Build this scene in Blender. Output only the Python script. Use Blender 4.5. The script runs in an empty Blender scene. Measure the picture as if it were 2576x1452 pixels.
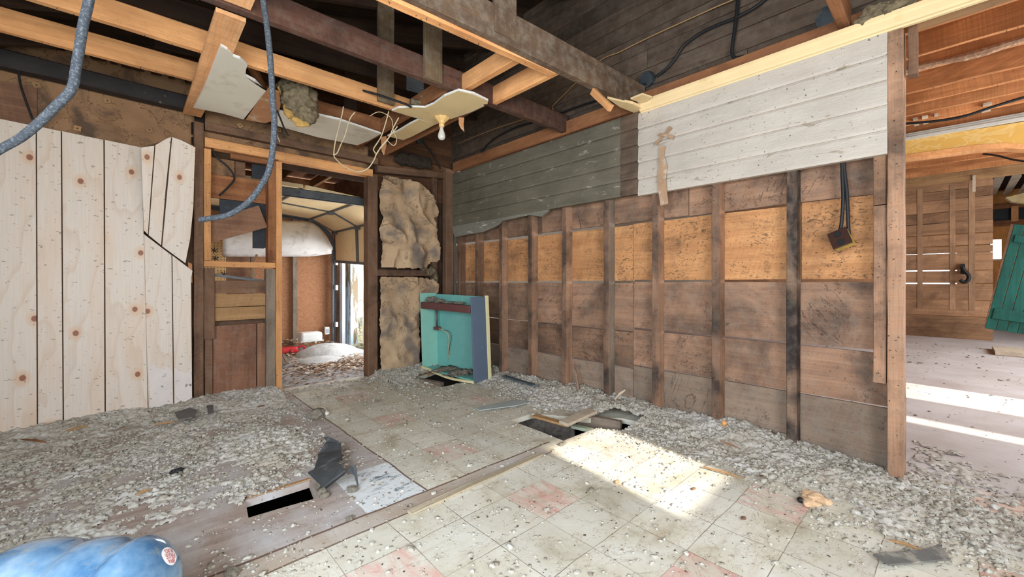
import bpy, math, random
import numpy as np
from mathutils import Vector, Matrix, noise as mnoise
random.seed(7); np.random.seed(7)
SC = bpy.context.scene
COL = SC.collection
R = math.radians

# ---------------------------------------------------------------- camera, sky, sun, daylight, exposure
F_PX = 1029.0; CX = 1288.0; HY = 708.0; YAW = R(42.8)
cam_d = bpy.data.cameras.new('camera'); cam = bpy.data.objects.new('camera', cam_d); COL.objects.link(cam)
cam_d.sensor_width = 36.0; cam_d.lens = 36.0 * F_PX / 2576.0; cam_d.shift_y = (HY - 726.0) / 2576.0
cam_d.clip_start = 0.05; cam_d.clip_end = 400
cam.location = (0, 0, 1.0); cam.rotation_euler = (R(90), 0, -YAW)
SC.camera = cam
vs = SC.view_settings
vs.view_transform = 'Standard'; vs.look = 'None'; vs.gamma = 1.0; vs.exposure = 0.66
vs.use_curve_mapping = False

w = bpy.data.worlds.new('sky'); SC.world = w; w.use_nodes = True
wn = w.node_tree
bg = wn.nodes['Background']; bg.inputs[0].default_value = (0.86, 0.93, 1.0, 1); bg.inputs[1].default_value = 2.2

SUN_DX, SUN_TAN = 0.115, 0.62
sd = Vector((SUN_DX, 1.0, -SUN_TAN)).normalized()
sl = bpy.data.lights.new('sun', 'SUN'); sl.energy = 6.0; sl.angle = R(1.1); sl.color = (1.0, 0.95, 0.86)
so = bpy.data.objects.new('sun', sl); COL.objects.link(so)
so.rotation_euler = sd.to_track_quat('-Z', 'Y').to_euler(); so.location = (0, -8, 6)

def daylight(name, loc, direction, sx, sy, power, color=(0.9, 0.95, 1.0)):
    l = bpy.data.lights.new(name, 'AREA'); l.shape = 'RECTANGLE'; l.size = sx; l.size_y = sy
    l.energy = power; l.color = color
    o = bpy.data.objects.new(name, l); COL.objects.link(o); o.location = loc
    o.rotation_euler = Vector(direction).to_track_quat('-Z', 'Y').to_euler()
    return o
# area lamps added as daylight fill, by unseen openings behind the camera (wall_front, wall_left)
daylight('daylight_fill_south', (0.10, -1.52, 1.25), (0.25, 1, 0.05), 1.5, 1.3, 60, (0.9,0.95,1.0))
daylight('daylight_fill_west', (-0.98, 0.45, 1.25), (1, 0.25, 0.05), 1.5, 1.3, 58, (0.78,0.89,1.0))
daylight('window_daylight_east_room', (5.6, -2.45, 1.5), (0, 1, -0.05), 3.4, 1.5, 120)
daylight('window_daylight_garage', (2.85, 5.6, 0.75), (-1, 0, 0.15), 2.2, 1.1, 40)
daylight('daylight_fill_east_far', (8.9, -2.45, 1.5), (0, 1, 0), 2.0, 1.5, 70)  # added fill lamp; the wall behind it has no window

# ---------------------------------------------------------------- geometry helpers
RT = Vector((math.cos(YAW), -math.sin(YAW), 0)); FW = Vector((math.sin(YAW), math.cos(YAW), 0))
EYE = Vector((0, 0, 1.0))
def ray(px, py): return FW + RT * ((px - CX) / F_PX) + Vector((0, 0, (HY - py) / F_PX))
def P(px, py, d): return EYE + ray(px, py) * d
def PZ(px, py, z): r = ray(px, py); return EYE + r * ((z - 1.0) / r.z)
def PX(px, py, X): r = ray(px, py); return EYE + r * (X / r.x)
def PY(px, py, Y): r = ray(px, py); return EYE + r * (Y / r.y)

def s2l(c):
    out = []
    for v in c[:3]:
        v = v / 255.0
        out.append(v / 12.92 if v <= 0.04045 else ((v + 0.055) / 1.055) ** 2.4)
    return (*out, 1.0)

class MB:
    def __init__(s): s.v = []; s.f = []; s.m = []
    def add(s, vs_, fs, mi=0):
        b = len(s.v); s.v += [Vector(x) for x in vs_]
        for f in fs: s.f.append([b + i for i in f]); s.m.append(mi)
        return s
    def box(s, a, b, mi=0):
        x0, y0, z0 = a; x1, y1, z1 = b
        return s.add([(x0,y0,z0),(x1,y0,z0),(x1,y1,z0),(x0,y1,z0),(x0,y0,z1),(x1,y0,z1),(x1,y1,z1),(x0,y1,z1)],
            [(0,3,2,1),(4,5,6,7),(0,1,5,4),(1,2,6,5),(2,3,7,6),(3,0,4,7)], mi)
    def prism(s, poly, vec, mi=0):
        n = len(poly); vec = Vector(vec)
        a = [Vector(p) for p in poly]; b = [p + vec for p in a]
        fs = [tuple(range(n))[::-1], tuple(range(n, 2*n))] + [(i, (i+1) % n, (i+1) % n + n, i + n) for i in range(n)]
        return s.add(a + b, fs, mi)
    def tube(s, pts, r, seg=8, mi=0, cap=True):
        pts = [Vector(p) for p in pts]; n = len(pts)
        rr = r if hasattr(r, '__len__') else [r] * n
        nrm = None; vs_ = []
        for i, p in enumerate(pts):
            t = (pts[min(i+1, n-1)] - pts[max(i-1, 0)])
            if t.length < 1e-9: t = Vector((0, 0, 1))
            t.normalize()
            if nrm is None:
                nrm = t.orthogonal().normalized()
            else:
                nrm = (nrm - t * nrm.dot(t))
                nrm = nrm.normalized() if nrm.length > 1e-6 else t.orthogonal().normalized()
            bi = t.cross(nrm)
            for k in range(seg):
                a = 2*math.pi*k/seg
                vs_.append(p + (nrm*math.cos(a) + bi*math.sin(a)) * rr[i])
        fs = []
        for i in range(n-1):
            for k in range(seg):
                k2 = (k+1) % seg
                fs.append((i*seg+k, i*seg+k2, (i+1)*seg+k2, (i+1)*seg+k))
        if cap: fs += [tuple(range(seg))[::-1], tuple(range((n-1)*seg, n*seg))]
        return s.add(vs_, fs, mi)
    def lathe(s, prof, base, axis=(0,0,1), seg=20, mi=0):
        # prof: (radius, height) list along axis from base
        ax = Vector(axis).normalized(); n = ax.orthogonal().normalized(); b = ax.cross(n); base = Vector(base)
        vs_ = []
        for r_, h in prof:
            for k in range(seg):
                a = 2*math.pi*k/seg
                vs_.append(base + ax*h + (n*math.cos(a)+b*math.sin(a))*max(r_, 1e-4))
        fs = []
        for i in range(len(prof)-1):
            for k in range(seg):
                k2 = (k+1) % seg
                fs.append((i*seg+k, i*seg+k2, (i+1)*seg+k2, (i+1)*seg+k))
        fs += [tuple(range(seg))[::-1], tuple(range((len(prof)-1)*seg, len(prof)*seg))]
        return s.add(vs_, fs, mi)
    def build(s, name, mats, parent=None, smooth=False, bevel=0, origin=None):
        if not isinstance(mats, (list, tuple)): mats = [mats]
        if origin is None:
            n = max(1, len(s.v))
            cx_ = sum(v.x for v in s.v)/n; cy_ = sum(v.y for v in s.v)/n; cz_ = min(v.z for v in s.v)
            origin = Vector((cx_, cy_, cz_))
        origin = Vector(origin)
        me = bpy.data.meshes.new(name)
        me.from_pydata([tuple(v - origin) for v in s.v], [], s.f)
        for m in mats: me.materials.append(m)
        me.polygons.foreach_set('material_index', s.m)
        if smooth: me.polygons.foreach_set('use_smooth', [True]*len(me.polygons))
        me.update()
        o = bpy.data.objects.new(name, me); COL.objects.link(o)
        o.location = origin
        if bevel:
            b = o.modifiers.new('b', 'BEVEL'); b.width = bevel; b.segments = 2; b.limit_method = 'ANGLE'
        if parent is not None:
            pw = Vector(parent.location); q_ = parent.parent
            while q_ is not None: pw += q_.location; q_ = q_.parent
            o.parent = parent; o.location = origin - pw
        return o

def tag(o, label=None, cat=None, group=None, kind=None):
    if label: o['label'] = label
    if cat: o['category'] = cat
    if group: o['group'] = group
    if kind: o['kind'] = kind
    return o
def struct(o): o['kind'] = 'structure'; return o
def thing(name, label, cat, loc, group=None):
    o = bpy.data.objects.new(name, None); COL.objects.link(o); o.location = loc
    return tag(o, label, cat, group)

def smooth_path(pts, n=10):
    pts = [Vector(p) for p in pts]; out = []
    q = [pts[0]*2-pts[1]] + pts + [pts[-1]*2-pts[-2]]
    for i in range(1, len(q)-2):
        p0, p1, p2, p3 = q[i-1], q[i], q[i+1], q[i+2]
        for k in range(n):
            t = k/n
            out.append(0.5*((2*p1)+(p2-p0)*t+(2*p0-5*p1+4*p2-p3)*t*t+(3*p1-p0-3*p2+p3)*t**3))
    out.append(pts[-1]); return out

def lumber(name, a, b, w_, h_, mat, label, cat='beam', up=(0,0,1), group=None, nails=0, rough=0.0015, parent=None, bow=0.0, nail_face='front', front=None):
    """a piece of timber from a to b: a, b run along the middle of the piece; w_ sideways, h_ along up"""
    a = Vector(a); b = Vector(b); d = b - a; L = d.length; x = d.normalized()
    upv = Vector(up); y = upv.cross(x).normalized(); z = x.cross(y).normalized()
    seg = max(3, int(L/0.16)); vs_ = []; rnd = random.Random(hash(name+label) % 99999 if False else len(label)*31+int(abs(a.x*991+a.y*577+a.z*311)))
    c = min(w_, h_)*0.07
    prof = [(-w_/2+c,-h_/2),(w_/2-c,-h_/2),(w_/2,-h_/2+c),(w_/2,h_/2-c),(w_/2-c,h_/2),(-w_/2+c,h_/2),(-w_/2,h_/2-c),(-w_/2,-h_/2+c)]
    for i in range(seg+1):
        t = i/seg; bo = bow*math.sin(math.pi*t)
        for (u, v) in prof:
            vs_.append((t*L, u*(1+rnd.uniform(-.02,.02)) + rnd.uniform(-rough, rough), v + bo + rnd.uniform(-rough, rough)))
    fs = []
    for i in range(seg):
        for k in range(8):
            k2 = (k+1) % 8
            fs.append((i*8+k, i*8+k2, (i+1)*8+k2, (i+1)*8+k)[::-1])
    fs += [tuple(range(8)), tuple(range(seg*8, seg*8+8))[::-1]]
    mb = MB(); mb.add(vs_, fs, 0)
    if front is not None:
        for i in range(seg):
            for k in (0, 1, 7): mb.m[i*8+k] = 2
    for _ in range(nails):
        t = rnd.uniform(.03, .97)*L
        if nail_face == 'bottom': p = Vector((t, rnd.uniform(-w_/2.6, w_/2.6), -h_/2)); n = Vector((rnd.uniform(-.4,.4), rnd.uniform(-.4,.4), -1))
        else: p = Vector((t, (w_/2 if nail_face == 'front' else -w_/2), rnd.uniform(-h_/2.6, h_/2.6))); n = Vector((rnd.uniform(-.5,.5), 1 if nail_face == 'front' else -1, rnd.uniform(-.5,.5)))
        mb.tube([p - n*0.002, p + n*rnd.uniform(.004, .014)], 0.0017, 5, 1)
    me = bpy.data.meshes.new(name); me.from_pydata([tuple(v) for v in mb.v], [], mb.f)
    me.materials.append(mat)
    if nails or front is not None: me.materials.append(MT['nail'])
    if front is not None: me.materials.append(front)
    me.polygons.foreach_set('material_index', mb.m); me.update()
    o = bpy.data.objects.new(name, me); COL.objects.link(o)
    M4 = Matrix((( x.x, y.x, z.x, a.x), (x.y, y.y, z.y, a.y), (x.z, y.z, z.z, a.z), (0,0,0,1)))
    if parent is not None: o.parent = parent; M4 = Matrix.Translation(-parent.location) @ M4
    o.matrix_local = M4
    if parent is None: tag(o, label, cat, group)
    return o

# ---------------------------------------------------------------- vectorised value noise
def vnoise(x, y, scale, seed=0):
    rs = np.random.RandomState(seed); T = rs.rand(256, 256)
    X = x*scale; Y = y*scale; xi = np.floor(X).astype(int); yi = np.floor(Y).astype(int)
    fx = X-xi; fy = Y-yi; fx = fx*fx*(3-2*fx); fy = fy*fy*(3-2*fy)
    g = lambda i, j: T[i % 256, j % 256]
    return (g(xi,yi)*(1-fx)+g(xi+1,yi)*fx)*(1-fy)+(g(xi,yi+1)*(1-fx)+g(xi+1,yi+1)*fx)*fy
def fbm(x, y, scale, oct_=4, seed=0, gain=.5):
    s_ = 0; a = 1; t = 0
    for i in range(oct_):
        s_ = s_ + a*vnoise(x + 13.7*i, y - 7.1*i, scale*2**i, seed+i); t += a; a *= gain
    return s_/t
def inpoly(x, y, poly):
    x = np.asarray(x); y = np.asarray(y); c = np.zeros(x.shape, bool); n = len(poly)
    for i in range(n):
        x1, y1 = poly[i]; x2, y2 = poly[(i+1) % n]
        cond = ((y1 > y) != (y2 > y)) & (x < (x2-x1)*(y-y1)/((y2-y1) if abs(y2-y1) > 1e-12 else 1e-12)+x1)
        c ^= cond
    return c
def np_mesh(name, V, Q, mats, smooth=True):
    me = bpy.data.meshes.new(name)
    k = Q.shape[1]
    me.vertices.add(len(V)); me.vertices.foreach_set('co', V.astype(np.float32).ravel())
    me.loops.add(Q.size); me.loops.foreach_set('vertex_index', Q.astype(np.int32).ravel())
    me.polygons.add(len(Q)); me.polygons.foreach_set('loop_start', np.arange(0, Q.size, k, dtype=np.int32))
    me.polygons.foreach_set('loop_total', np.full(len(Q), k, np.int32))
    for m in mats: me.materials.append(m)
    if smooth: me.polygons.foreach_set('use_smooth', np.ones(len(Q), bool))
    me.update(calc_edges=True); me.validate()
    o = bpy.data.objects.new(name, me); COL.objects.link(o); return o

# ---------------------------------------------------------------- materials
class N:
    def __init__(s, name, rough=.85):
        s.mat = bpy.data.materials.new(name); s.mat.use_nodes = True; s.t = s.mat.node_tree
        s.b = s.t.nodes['Principled BSDF']; s.b.inputs['Roughness'].default_value = rough
        s.b.inputs['Specular IOR Level'].default_value = 0.25
    def n(s, typ, **k):
        nd = s.t.nodes.new(typ)
        for a, v in k.items(): setattr(nd, a, v)
        return nd
    def lk(s, a, b): s.t.links.new(a, b)
    def put(s, inp, v):
        if hasattr(v, 'links') or isinstance(v, bpy.types.NodeSocket): s.lk(v, inp)
        else: inp.default_value = v
    def coord(s, kind='Object'): return s.n('ShaderNodeTexCoord').outputs[kind]
    def rnd(s): return s.n('ShaderNodeObjectInfo').outputs['Random']
    def vmath(s, op, a, b):
        nd = s.n('ShaderNodeVectorMath', operation=op); s.put(nd.inputs[0], a); s.put(nd.inputs[1], b); return nd.outputs[0]
    def math(s, op, a, b=0.0, c=None):
        nd = s.n('ShaderNodeMath', operation=op); s.put(nd.inputs[0], a); s.put(nd.inputs[1], b)
        if c is not None: s.put(nd.inputs[2], c)
        return nd.outputs[0]
    def noise(s, vec, scale, detail=4, rough=.55, dist=0):
        nd = s.n('ShaderNodeTexNoise'); s.lk(vec, nd.inputs['Vector']); nd.inputs['Scale'].default_value = scale
        nd.inputs['Detail'].default_value = detail; nd.inputs['Roughness'].default_value = rough; nd.inputs['Distortion'].default_value = dist
        return nd.outputs['Fac']
    def voro(s, vec, scale, feature='F1', out='Distance', randomness=1.0, dim='3D'):
        nd = s.n('ShaderNodeTexVoronoi', feature=feature, voronoi_dimensions=dim); s.lk(vec, nd.inputs['Vector']); nd.inputs['Scale'].default_value = scale
        nd.inputs['Randomness'].default_value = randomness
        return nd.outputs[out]
    def ramp(s, fac, stops, interp='LINEAR'):
        nd = s.n('ShaderNodeValToRGB'); nd.color_ramp.interpolation = interp; s.lk(fac, nd.inputs[0])
        e = nd.color_ramp.elements
        while len(e) < len(stops): e.new(0.5)
        for i, (p, c) in enumerate(stops):
            e[i].position = p; e[i].color = (c, c, c, 1) if not hasattr(c, '__len__') else c
        return nd.outputs[0]
    def mix(s, fac, a, b, mode='MIX'):
        nd = s.n('ShaderNodeMix', data_type='RGBA', blend_type=mode)
        s.put(nd.inputs[0], fac); s.put(nd.inputs[6], a); s.put(nd.inputs[7], b); return nd.outputs[2]
    def scale(s, vec, sc): return s.vmath('MULTIPLY', vec, tuple(sc))
    def xyz(s, vec):
        nd = s.n('ShaderNodeSeparateXYZ'); s.lk(vec, nd.inputs[0]); return nd.outputs
    def bump(s, h, strength=.3, dist=.01):
        nd = s.n('ShaderNodeBump'); s.lk(h, nd.inputs['Height']); nd.inputs['Strength'].default_value = strength
        nd.inputs['Distance'].default_value = dist; s.lk(nd.outputs[0], s.b.inputs['Normal'])
    def done(s, col=None):
        if col is not None: s.put(s.b.inputs['Base Color'], col)
        return s.mat

def wood(name, c1, c2, stain=(40,30,24), amt=.35, axis='X', speck=.3, dust=0.0, dustc=(150,142,128), rough=.85, saw=.25, knots=False, bump=.35, lo=.5, hi=.72, plank=False, bleach=0.0, mold=0.0, rings=0.0):
    k = N(name, rough); v = k.coord('Object')
    r = k.rnd(); cmb = k.n('ShaderNodeCombineXYZ')
    k.lk(k.math('MULTIPLY', r, 31.0), cmb.inputs[0]); k.lk(k.math('MULTIPLY', r, 17.0), cmb.inputs[1]); k.lk(k.math('MULTIPLY', r, 9.0), cmb.inputs[2])
    vec = k.vmath('ADD', v, cmb.outputs[0])
    pr = None
    if plank:
        at = k.n('ShaderNodeAttribute'); at.attribute_name = 'plank'; pr = at.outputs['Fac']
        cm2 = k.n('ShaderNodeCombineXYZ')
        for i, m_ in enumerate((23., 41., 13.)): k.lk(k.math('MULTIPLY', pr, m_), cm2.inputs[i])
        vec = k.vmath('ADD', vec, cm2.outputs[0])
    ax = {'X': (1.3, 20, 20), 'Y': (20, 1.3, 20), 'Z': (20, 20, 1.3)}[axis]
    fx = {'X': (5, 150, 150), 'Y': (150, 5, 150), 'Z': (150, 150, 5)}[axis]
    sx = {'X': (90, 6, 6), 'Y': (6, 90, 6), 'Z': (6, 6, 90)}[axis]
    g = k.noise(k.scale(vec, ax), 1.0, 5, .6, .6)
    col = k.mix(k.ramp(g, [(.3, 0.), (.7, 1.)]), s2l(c1), s2l(c2))
    f = k.noise(k.scale(vec, fx), 1.0, 3, .6)
    col = k.mix(.75, col, k.ramp(f, [(.25, .76), (.75, 1.14)]), 'MULTIPLY')
    if saw:
        nd = k.n('ShaderNodeVectorMath', operation='DISTANCE'); k.lk(k.scale(vec, {'X': (1,.2,1), 'Y': (.2,1,1), 'Z': (1,.2,1)}[axis]), nd.inputs[0]); nd.inputs[1].default_value = (9.3, 7.1, 5.7)
        rc = k.n('ShaderNodeCombineXYZ'); k.lk(k.math('MULTIPLY', nd.outputs['Value'], 95.0), rc.inputs[0]); k.lk(k.math('MULTIPLY', k.noise(vec, 2.0, 2), 3.0), rc.inputs[1])
        sw = k.noise(rc.outputs[0], 1.0, 2, .5)
        col = k.mix(saw, col, k.ramp(sw, [(.3, .68), (.7, 1.2)]), 'MULTIPLY')
    big = k.noise(vec, 3.1, 6, .62, .5)
    col = k.mix(k.math('MULTIPLY', k.ramp(big, [(lo, 0.), (hi, 1.)]), amt), col, s2l(stain))
    big2 = k.noise(k.vmath('ADD', vec, (5.2, 8.1, 1.3)), 1.7, 4, .55)
    col = k.mix(.8, col, k.ramp(big2, [(.3, .7), (.7, 1.25)]), 'MULTIPLY')
    if knots:
        sc3 = {'X': (.35,1,1), 'Y': (1,.35,1), 'Z': (1,1,.5)}[axis]
        vd = k.voro(k.scale(vec, sc3), knots)
        col = k.mix(k.ramp(vd, [(.05, 1.), (.09, 0.)]), col, s2l((150, 92, 62)))
        col = k.mix(k.math('MULTIPLY', k.ramp(vd, [(.08, 1.), (.2, 0.)]), .35), col, s2l((190, 150, 110)))
    if speck:
        sp = k.noise(vec, 85, 2, .5)
        col = k.mix(k.math('MULTIPLY', k.ramp(sp, [(.66, 0.), (.7, 1.)]), speck), col, s2l((38, 32, 28)))
    if rings:
        rn = k.noise(vec, 1.6, 6, .68, 1.3); rl = k.math('LESS_THAN', k.math('ABSOLUTE', k.math('SUBTRACT', rn, .54)), .005)
        col = k.mix(k.math('MULTIPLY', rl, rings), col, s2l((46,36,32)))
    if mold:
        mm = k.noise(k.scale(vec, {'X': (1,2,2), 'Y': (2,1,2), 'Z': (2,2,1)}[axis]), 24, 5, .72, 1.2); mk_ = k.noise(vec, 2.6, 3)
        col = k.mix(k.math('MULTIPLY', k.math('MULTIPLY', k.ramp(mm, [(.54, 0.), (.60, 1.)]), k.ramp(mk_, [(.42, 0.), (.56, 1.)])), mold), col, s2l((78,66,54)))
    if dust:
        du = k.noise(vec, 14, 6, .7)
        col = k.mix(k.math('MULTIPLY', k.ramp(du, [(.45, 0.), (.65, 1.)]), dust), col, s2l(dustc))
    if bleach:
        col = k.mix(bleach, col, s2l(dustc))
    if plank:
        col = k.mix(.8, col, k.ramp(k.math('FRACT', k.math('MULTIPLY', pr, 7.3)), [(0., .66), (1., 1.3)]), 'MULTIPLY')
    else:
        col = k.mix(.6, col, k.ramp(r, [(0., .78), (1., 1.18)]), 'MULTIPLY')
    k.bump(k.math('ADD', f, k.math('MULTIPLY', big, .8)), bump, .004)
    return k.done(col)

def plain(name, c, var=.15, scale=8, rough=.7, metal=0, bump=.1, spots=None, amt=.5, lo=.55, hi=.65, sscale=9, spec=.3):
    k = N(name, rough); v = k.coord('Object'); k.b.inputs['Metallic'].default_value = metal
    k.b.inputs['Specular IOR Level'].default_value = spec
    n1 = k.noise(v, scale, 5, .6)
    col = k.mix(1.0, s2l(c), k.ramp(n1, [(.25, 1-var), (.75, 1+var)]), 'MULTIPLY')
    if spots:
        n2 = k.noise(k.vmath('ADD', v, (3.1, 1.2, 7.7)), sscale, 6, .65)
        col = k.mix(k.math('MULTIPLY', k.ramp(n2, [(lo, 0.), (hi, 1.)]), amt), col, s2l(spots))
    if bump: k.bump(k.noise(v, scale*5, 4, .6), bump, .005)
    return k.done(col)

MT = {}
MT['nail'] = plain('nail_steel', (70, 62, 58), rough=.6, metal=.5)
MT['orange'] = wood('orange_pine', (214,150,96), (238,176,118), stain=(150,90,55), amt=.35, speck=.18, saw=.1)
MT['orangedk'] = wood('brown_orange_pine', (138,90,60), (170,116,78), stain=(70,42,28), amt=.6, speck=.3)
MT['dark'] = wood('dark_brown_wood', (74,50,42), (96,64,50), stain=(38,28,26), amt=.7, speck=.3, dust=.12)
MT['darkgrey'] = wood('dusty_dark_wood', (90,72,58), (112,88,68), stain=(54,42,34), amt=.6, speck=.3, dust=.38)
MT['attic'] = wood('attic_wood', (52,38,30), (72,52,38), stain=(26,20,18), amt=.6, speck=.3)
MT['hang'] = wood('grey_hanger_wood', (108,88,66), (130,106,78), stain=(60,48,38), amt=.6, speck=.3, dust=.35)
MT['stud'] = wood('brown_stud', (150,114,90), (178,138,110), stain=(62,50,44), amt=.75, speck=.45, dust=.15, saw=.2, lo=.46, hi=.66)
MT['studdk'] = wood('blackened_stud', (118,94,80), (148,120,98), stain=(44,38,38), amt=.95, speck=.5, dust=.15, saw=.2, lo=.38, hi=.56)
MT['studbr'] = wood('dark_brown_stud', (110,82,64), (136,102,78), stain=(48,36,32), amt=.7, speck=.45, dust=.12, saw=.3)
MT['studgrey'] = wood('grey_stud', (128,112,98), (152,134,116), stain=(70,60,54), amt=.6, speck=.3, dust=.25, saw=.2)
MT['ply'] = wood('peeled_plywood_strip', (226,160,106), (242,186,134), stain=(150,96,62), amt=.3, speck=.25, saw=.5)
MT['board'] = wood('red_brown_board', (124,90,70), (150,112,88), stain=(64,44,38), amt=.5, speck=.25)
MT['tan'] = wood('tan_board', (160,122,84), (186,146,102), stain=(90,66,48), amt=.45, speck=.35)
MT['paleboard'] = wood('pale_broken_board', (196,178,156), (216,198,174), stain=(140,118,98), amt=.4, speck=.3, dust=.3)
MT['black'] = plain('black_plastic', (34,34,36), rough=.5)
MT['cable'] = plain('dusty_grey_cable', (60,65,72), var=.3, scale=120, rough=.8, spots=(136,140,142), amt=.5, lo=.5, hi=.66, sscale=140)
MT['romex'] = plain('cream_wire', (206,186,150), rough=.6, spots=(150,130,100), sscale=20)
MT['tanwire'] = plain('tan_wire', (168,132,88), rough=.6)
MT['drywall'] = plain('drywall_white', (222,214,196), var=.05, scale=3, rough=.9, bump=.05, spots=(190,176,150), amt=.5, sscale=4)
MT['drywally'] = plain('drywall_yellowed', (226,200,150), var=.08, scale=4, rough=.9, bump=.05, spots=(196,160,108), amt=.5, sscale=5)
MT['gyps'] = plain('gypsum_edge', (232,230,226), var=.1, scale=40, rough=1, bump=.6)
MT['brownpaper'] = plain('brown_paper', (176,124,84), var=.15, rough=.9, spots=(210,190,165), amt=.6)
MT['bloom'] = plain('insulation_fluff', (126,112,88), var=.5, scale=40, rough=1, bump=1.0, spots=(72,62,50), sscale=22)
MT['bloomy'] = plain('insulation_yellow', (198,158,92), var=.3, scale=40, rough=1, bump=1.0, spots=(120,96,60), sscale=16)
MT['dirtclump'] = plain('plaster_clump', (140,132,118), var=.35, scale=60, rough=1, bump=1.0, spots=(90,82,70), sscale=30)
MT['studfront'] = wood('weathered_stud_edge', (112,86,70), (146,112,90), stain=(50,44,42), amt=.85, speck=.5, dust=.12, saw=.2, lo=.42, hi=.62)
# ---------------------------------------------------------------- the setting: floors with their broken holes
def quad_xy(pts): return [(PZ(x, y, 0).x, PZ(x, y, 0).y) for x, y in pts]
HOLE_A = quad_xy([(617,1259),(700,1234),(778,1210),(795,1254),(712,1277),(625,1303)])
HOLE_B = quad_xy([(1046,952),(1108,930),(1182,944),(1168,962),(1112,974)])
HOLE_C = quad_xy([(1285,1058),(1339,1041),(1478,1052),(1560,1052),(1618,1064),(1560,1084),(1500,1077),(1417,1109),(1360,1086)])
HOLES = [HOLE_A, HOLE_B, HOLE_C]

def tile_floor_mat():
    k = N('worn_tile_floor', .75); v = k.coord('Object'); x, y, z = k.xyz(v)
    wob = k.math('MULTIPLY', k.math('SUBTRACT', k.noise(v, 4, 3), .5), .02)
    xs = k.math('ADD', x, wob); ys = k.math('SUBTRACT', y, wob)
    ux = k.math('DIVIDE', k.math('SUBTRACT', xs, 1.265), .245); uy = k.math('DIVIDE', k.math('SUBTRACT', ys, 1.165), .245)
    fx = k.math('FRACT', ux); fy = k.math('FRACT', uy)
    def line(f, w_): return k.math('MAXIMUM', k.math('LESS_THAN', f, w_), k.math('GREATER_THAN', f, 1-w_))
    ln = k.math('MAXIMUM', line(fx, .006), line(fy, .006))
    cell = k.n('ShaderNodeCombineXYZ'); k.lk(k.math('FLOOR', ux), cell.inputs[0]); k.lk(k.math('FLOOR', uy), cell.inputs[1])
    wn_ = k.n('ShaderNodeTexWhiteNoise'); k.lk(cell.outputs[0], wn_.inputs[0])
    red = k.math('MULTIPLY', k.math('LESS_THAN', k.math('FLOORED_MODULO', k.math('FLOOR', ux), 3.0), .5), k.math('LESS_THAN', k.math('FLOORED_MODULO', k.math('FLOOR', uy), 3.0), .5))
    base = k.ramp(k.noise(v, 3.5, 6, .65, .5), [(.3, s2l((176,164,142))), (.45, s2l((208,202,184))), (.7, s2l((222,219,208)))])
    base = k.mix(.5, base, k.ramp(wn_.outputs['Value'], [(0, .82), (1, 1.12)]), 'MULTIPLY')
    rk = k.noise(k.scale(v, (5, 1.6, 1)), 2.2, 6, .7, 1.2)
    base = k.mix(k.math('MULTIPLY', red, k.ramp(rk, [(.44, 0.04), (.66, .62)])), base, s2l((214,128,120)))
    # hair cracks and brown seepage
    n1 = k.noise(v, 2.6, 7, .7, 1.4); cr = k.math('LESS_THAN', k.math('ABSOLUTE', k.math('SUBTRACT', n1, .5)), .004)
    base = k.mix(k.math('MULTIPLY', cr, .55), base, s2l((120,92,62)))
    seep = k.noise(k.scale(v, (1, 5, 1)), 2.0, 7, .75, .8)
    base = k.mix(k.math('MULTIPLY', k.ramp(seep, [(.54, 0), (.72, 1)]), .55), base, s2l((168,144,112)))
    base = k.mix(k.math('MULTIPLY', ln, k.ramp(k.noise(v, 3.3, 3), [(.35, .35), (.6, .9)])), base, s2l((110,90,70)))
    # plywood underlay where the tiles are gone
    ply = wood_color(k, v)
    isply = k.math('MULTIPLY', k.math('LESS_THAN', xs, 1.03), k.math('GREATER_THAN', ys, 1.71))
    strip = k.math('MULTIPLY', k.math('GREATER_THAN', ys, 1.605), k.math('LESS_THAN', ys, 1.71))
    strip = k.math('MULTIPLY', strip, k.math('LESS_THAN', xs, 1.8))
    col = k.mix(k.math('MULTIPLY', strip, .9), base, k.mix(.35, ply, s2l((196,180,156))))
    col = k.mix(isply, col, ply)
    pn = k.noise(k.scale(v, (1, 3, 1)), 8, 6, .75, .6)
    patch = k.math('MULTIPLY', k.math('MULTIPLY', k.math('GREATER_THAN', xs, .74), k.math('LESS_THAN', ys, 2.13)), isply)
    pcol = k.ramp(pn, [(.38, s2l((96,112,120))), (.46, s2l((226,230,232))), (.6, s2l((222,224,222))), (.66, s2l((170,158,142)))])
    col = k.mix(k.math('MULTIPLY', patch, .95), col, pcol)
    edge = k.math('MULTIPLY', line(k.math('ADD', k.math('SUBTRACT', ys, 1.71), 0.), .006), k.math('LESS_THAN', xs, 1.05))
    edge = k.math('LESS_THAN', k.math('ABSOLUTE', k.math('SUBTRACT', ys, 1.71)), .006)
    edge = k.math('MAXIMUM', edge, k.math('MULTIPLY', k.math('LESS_THAN', k.math('ABSOLUTE', k.math('SUBTRACT', xs, 1.03)), .005), k.math('GREATER_THAN', ys, 1.71)))
    edge2 = k.math('MULTIPLY', k.math('LESS_THAN', k.math('ABSOLUTE', k.math('SUBTRACT', ys, 1.6)), .005), k.math('LESS_THAN', xs, 1.8))
    col = k.mix(k.math('MULTIPLY', k.math('MULTIPLY', k.math('MAXIMUM', edge, edge2), k.math('LESS_THAN', xs, 1.9)), .85), col, s2l((96,64,44)))
    sp = k.noise(v, 42, 3, .6)
    col = k.mix(k.math('MULTIPLY', k.ramp(sp, [(.66, 0), (.7, 1)]), .7), col, s2l((104,92,76)))
    k.bump(k.noise(v, 60, 4, .6), .25, .004)
    return k.done(col)
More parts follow.
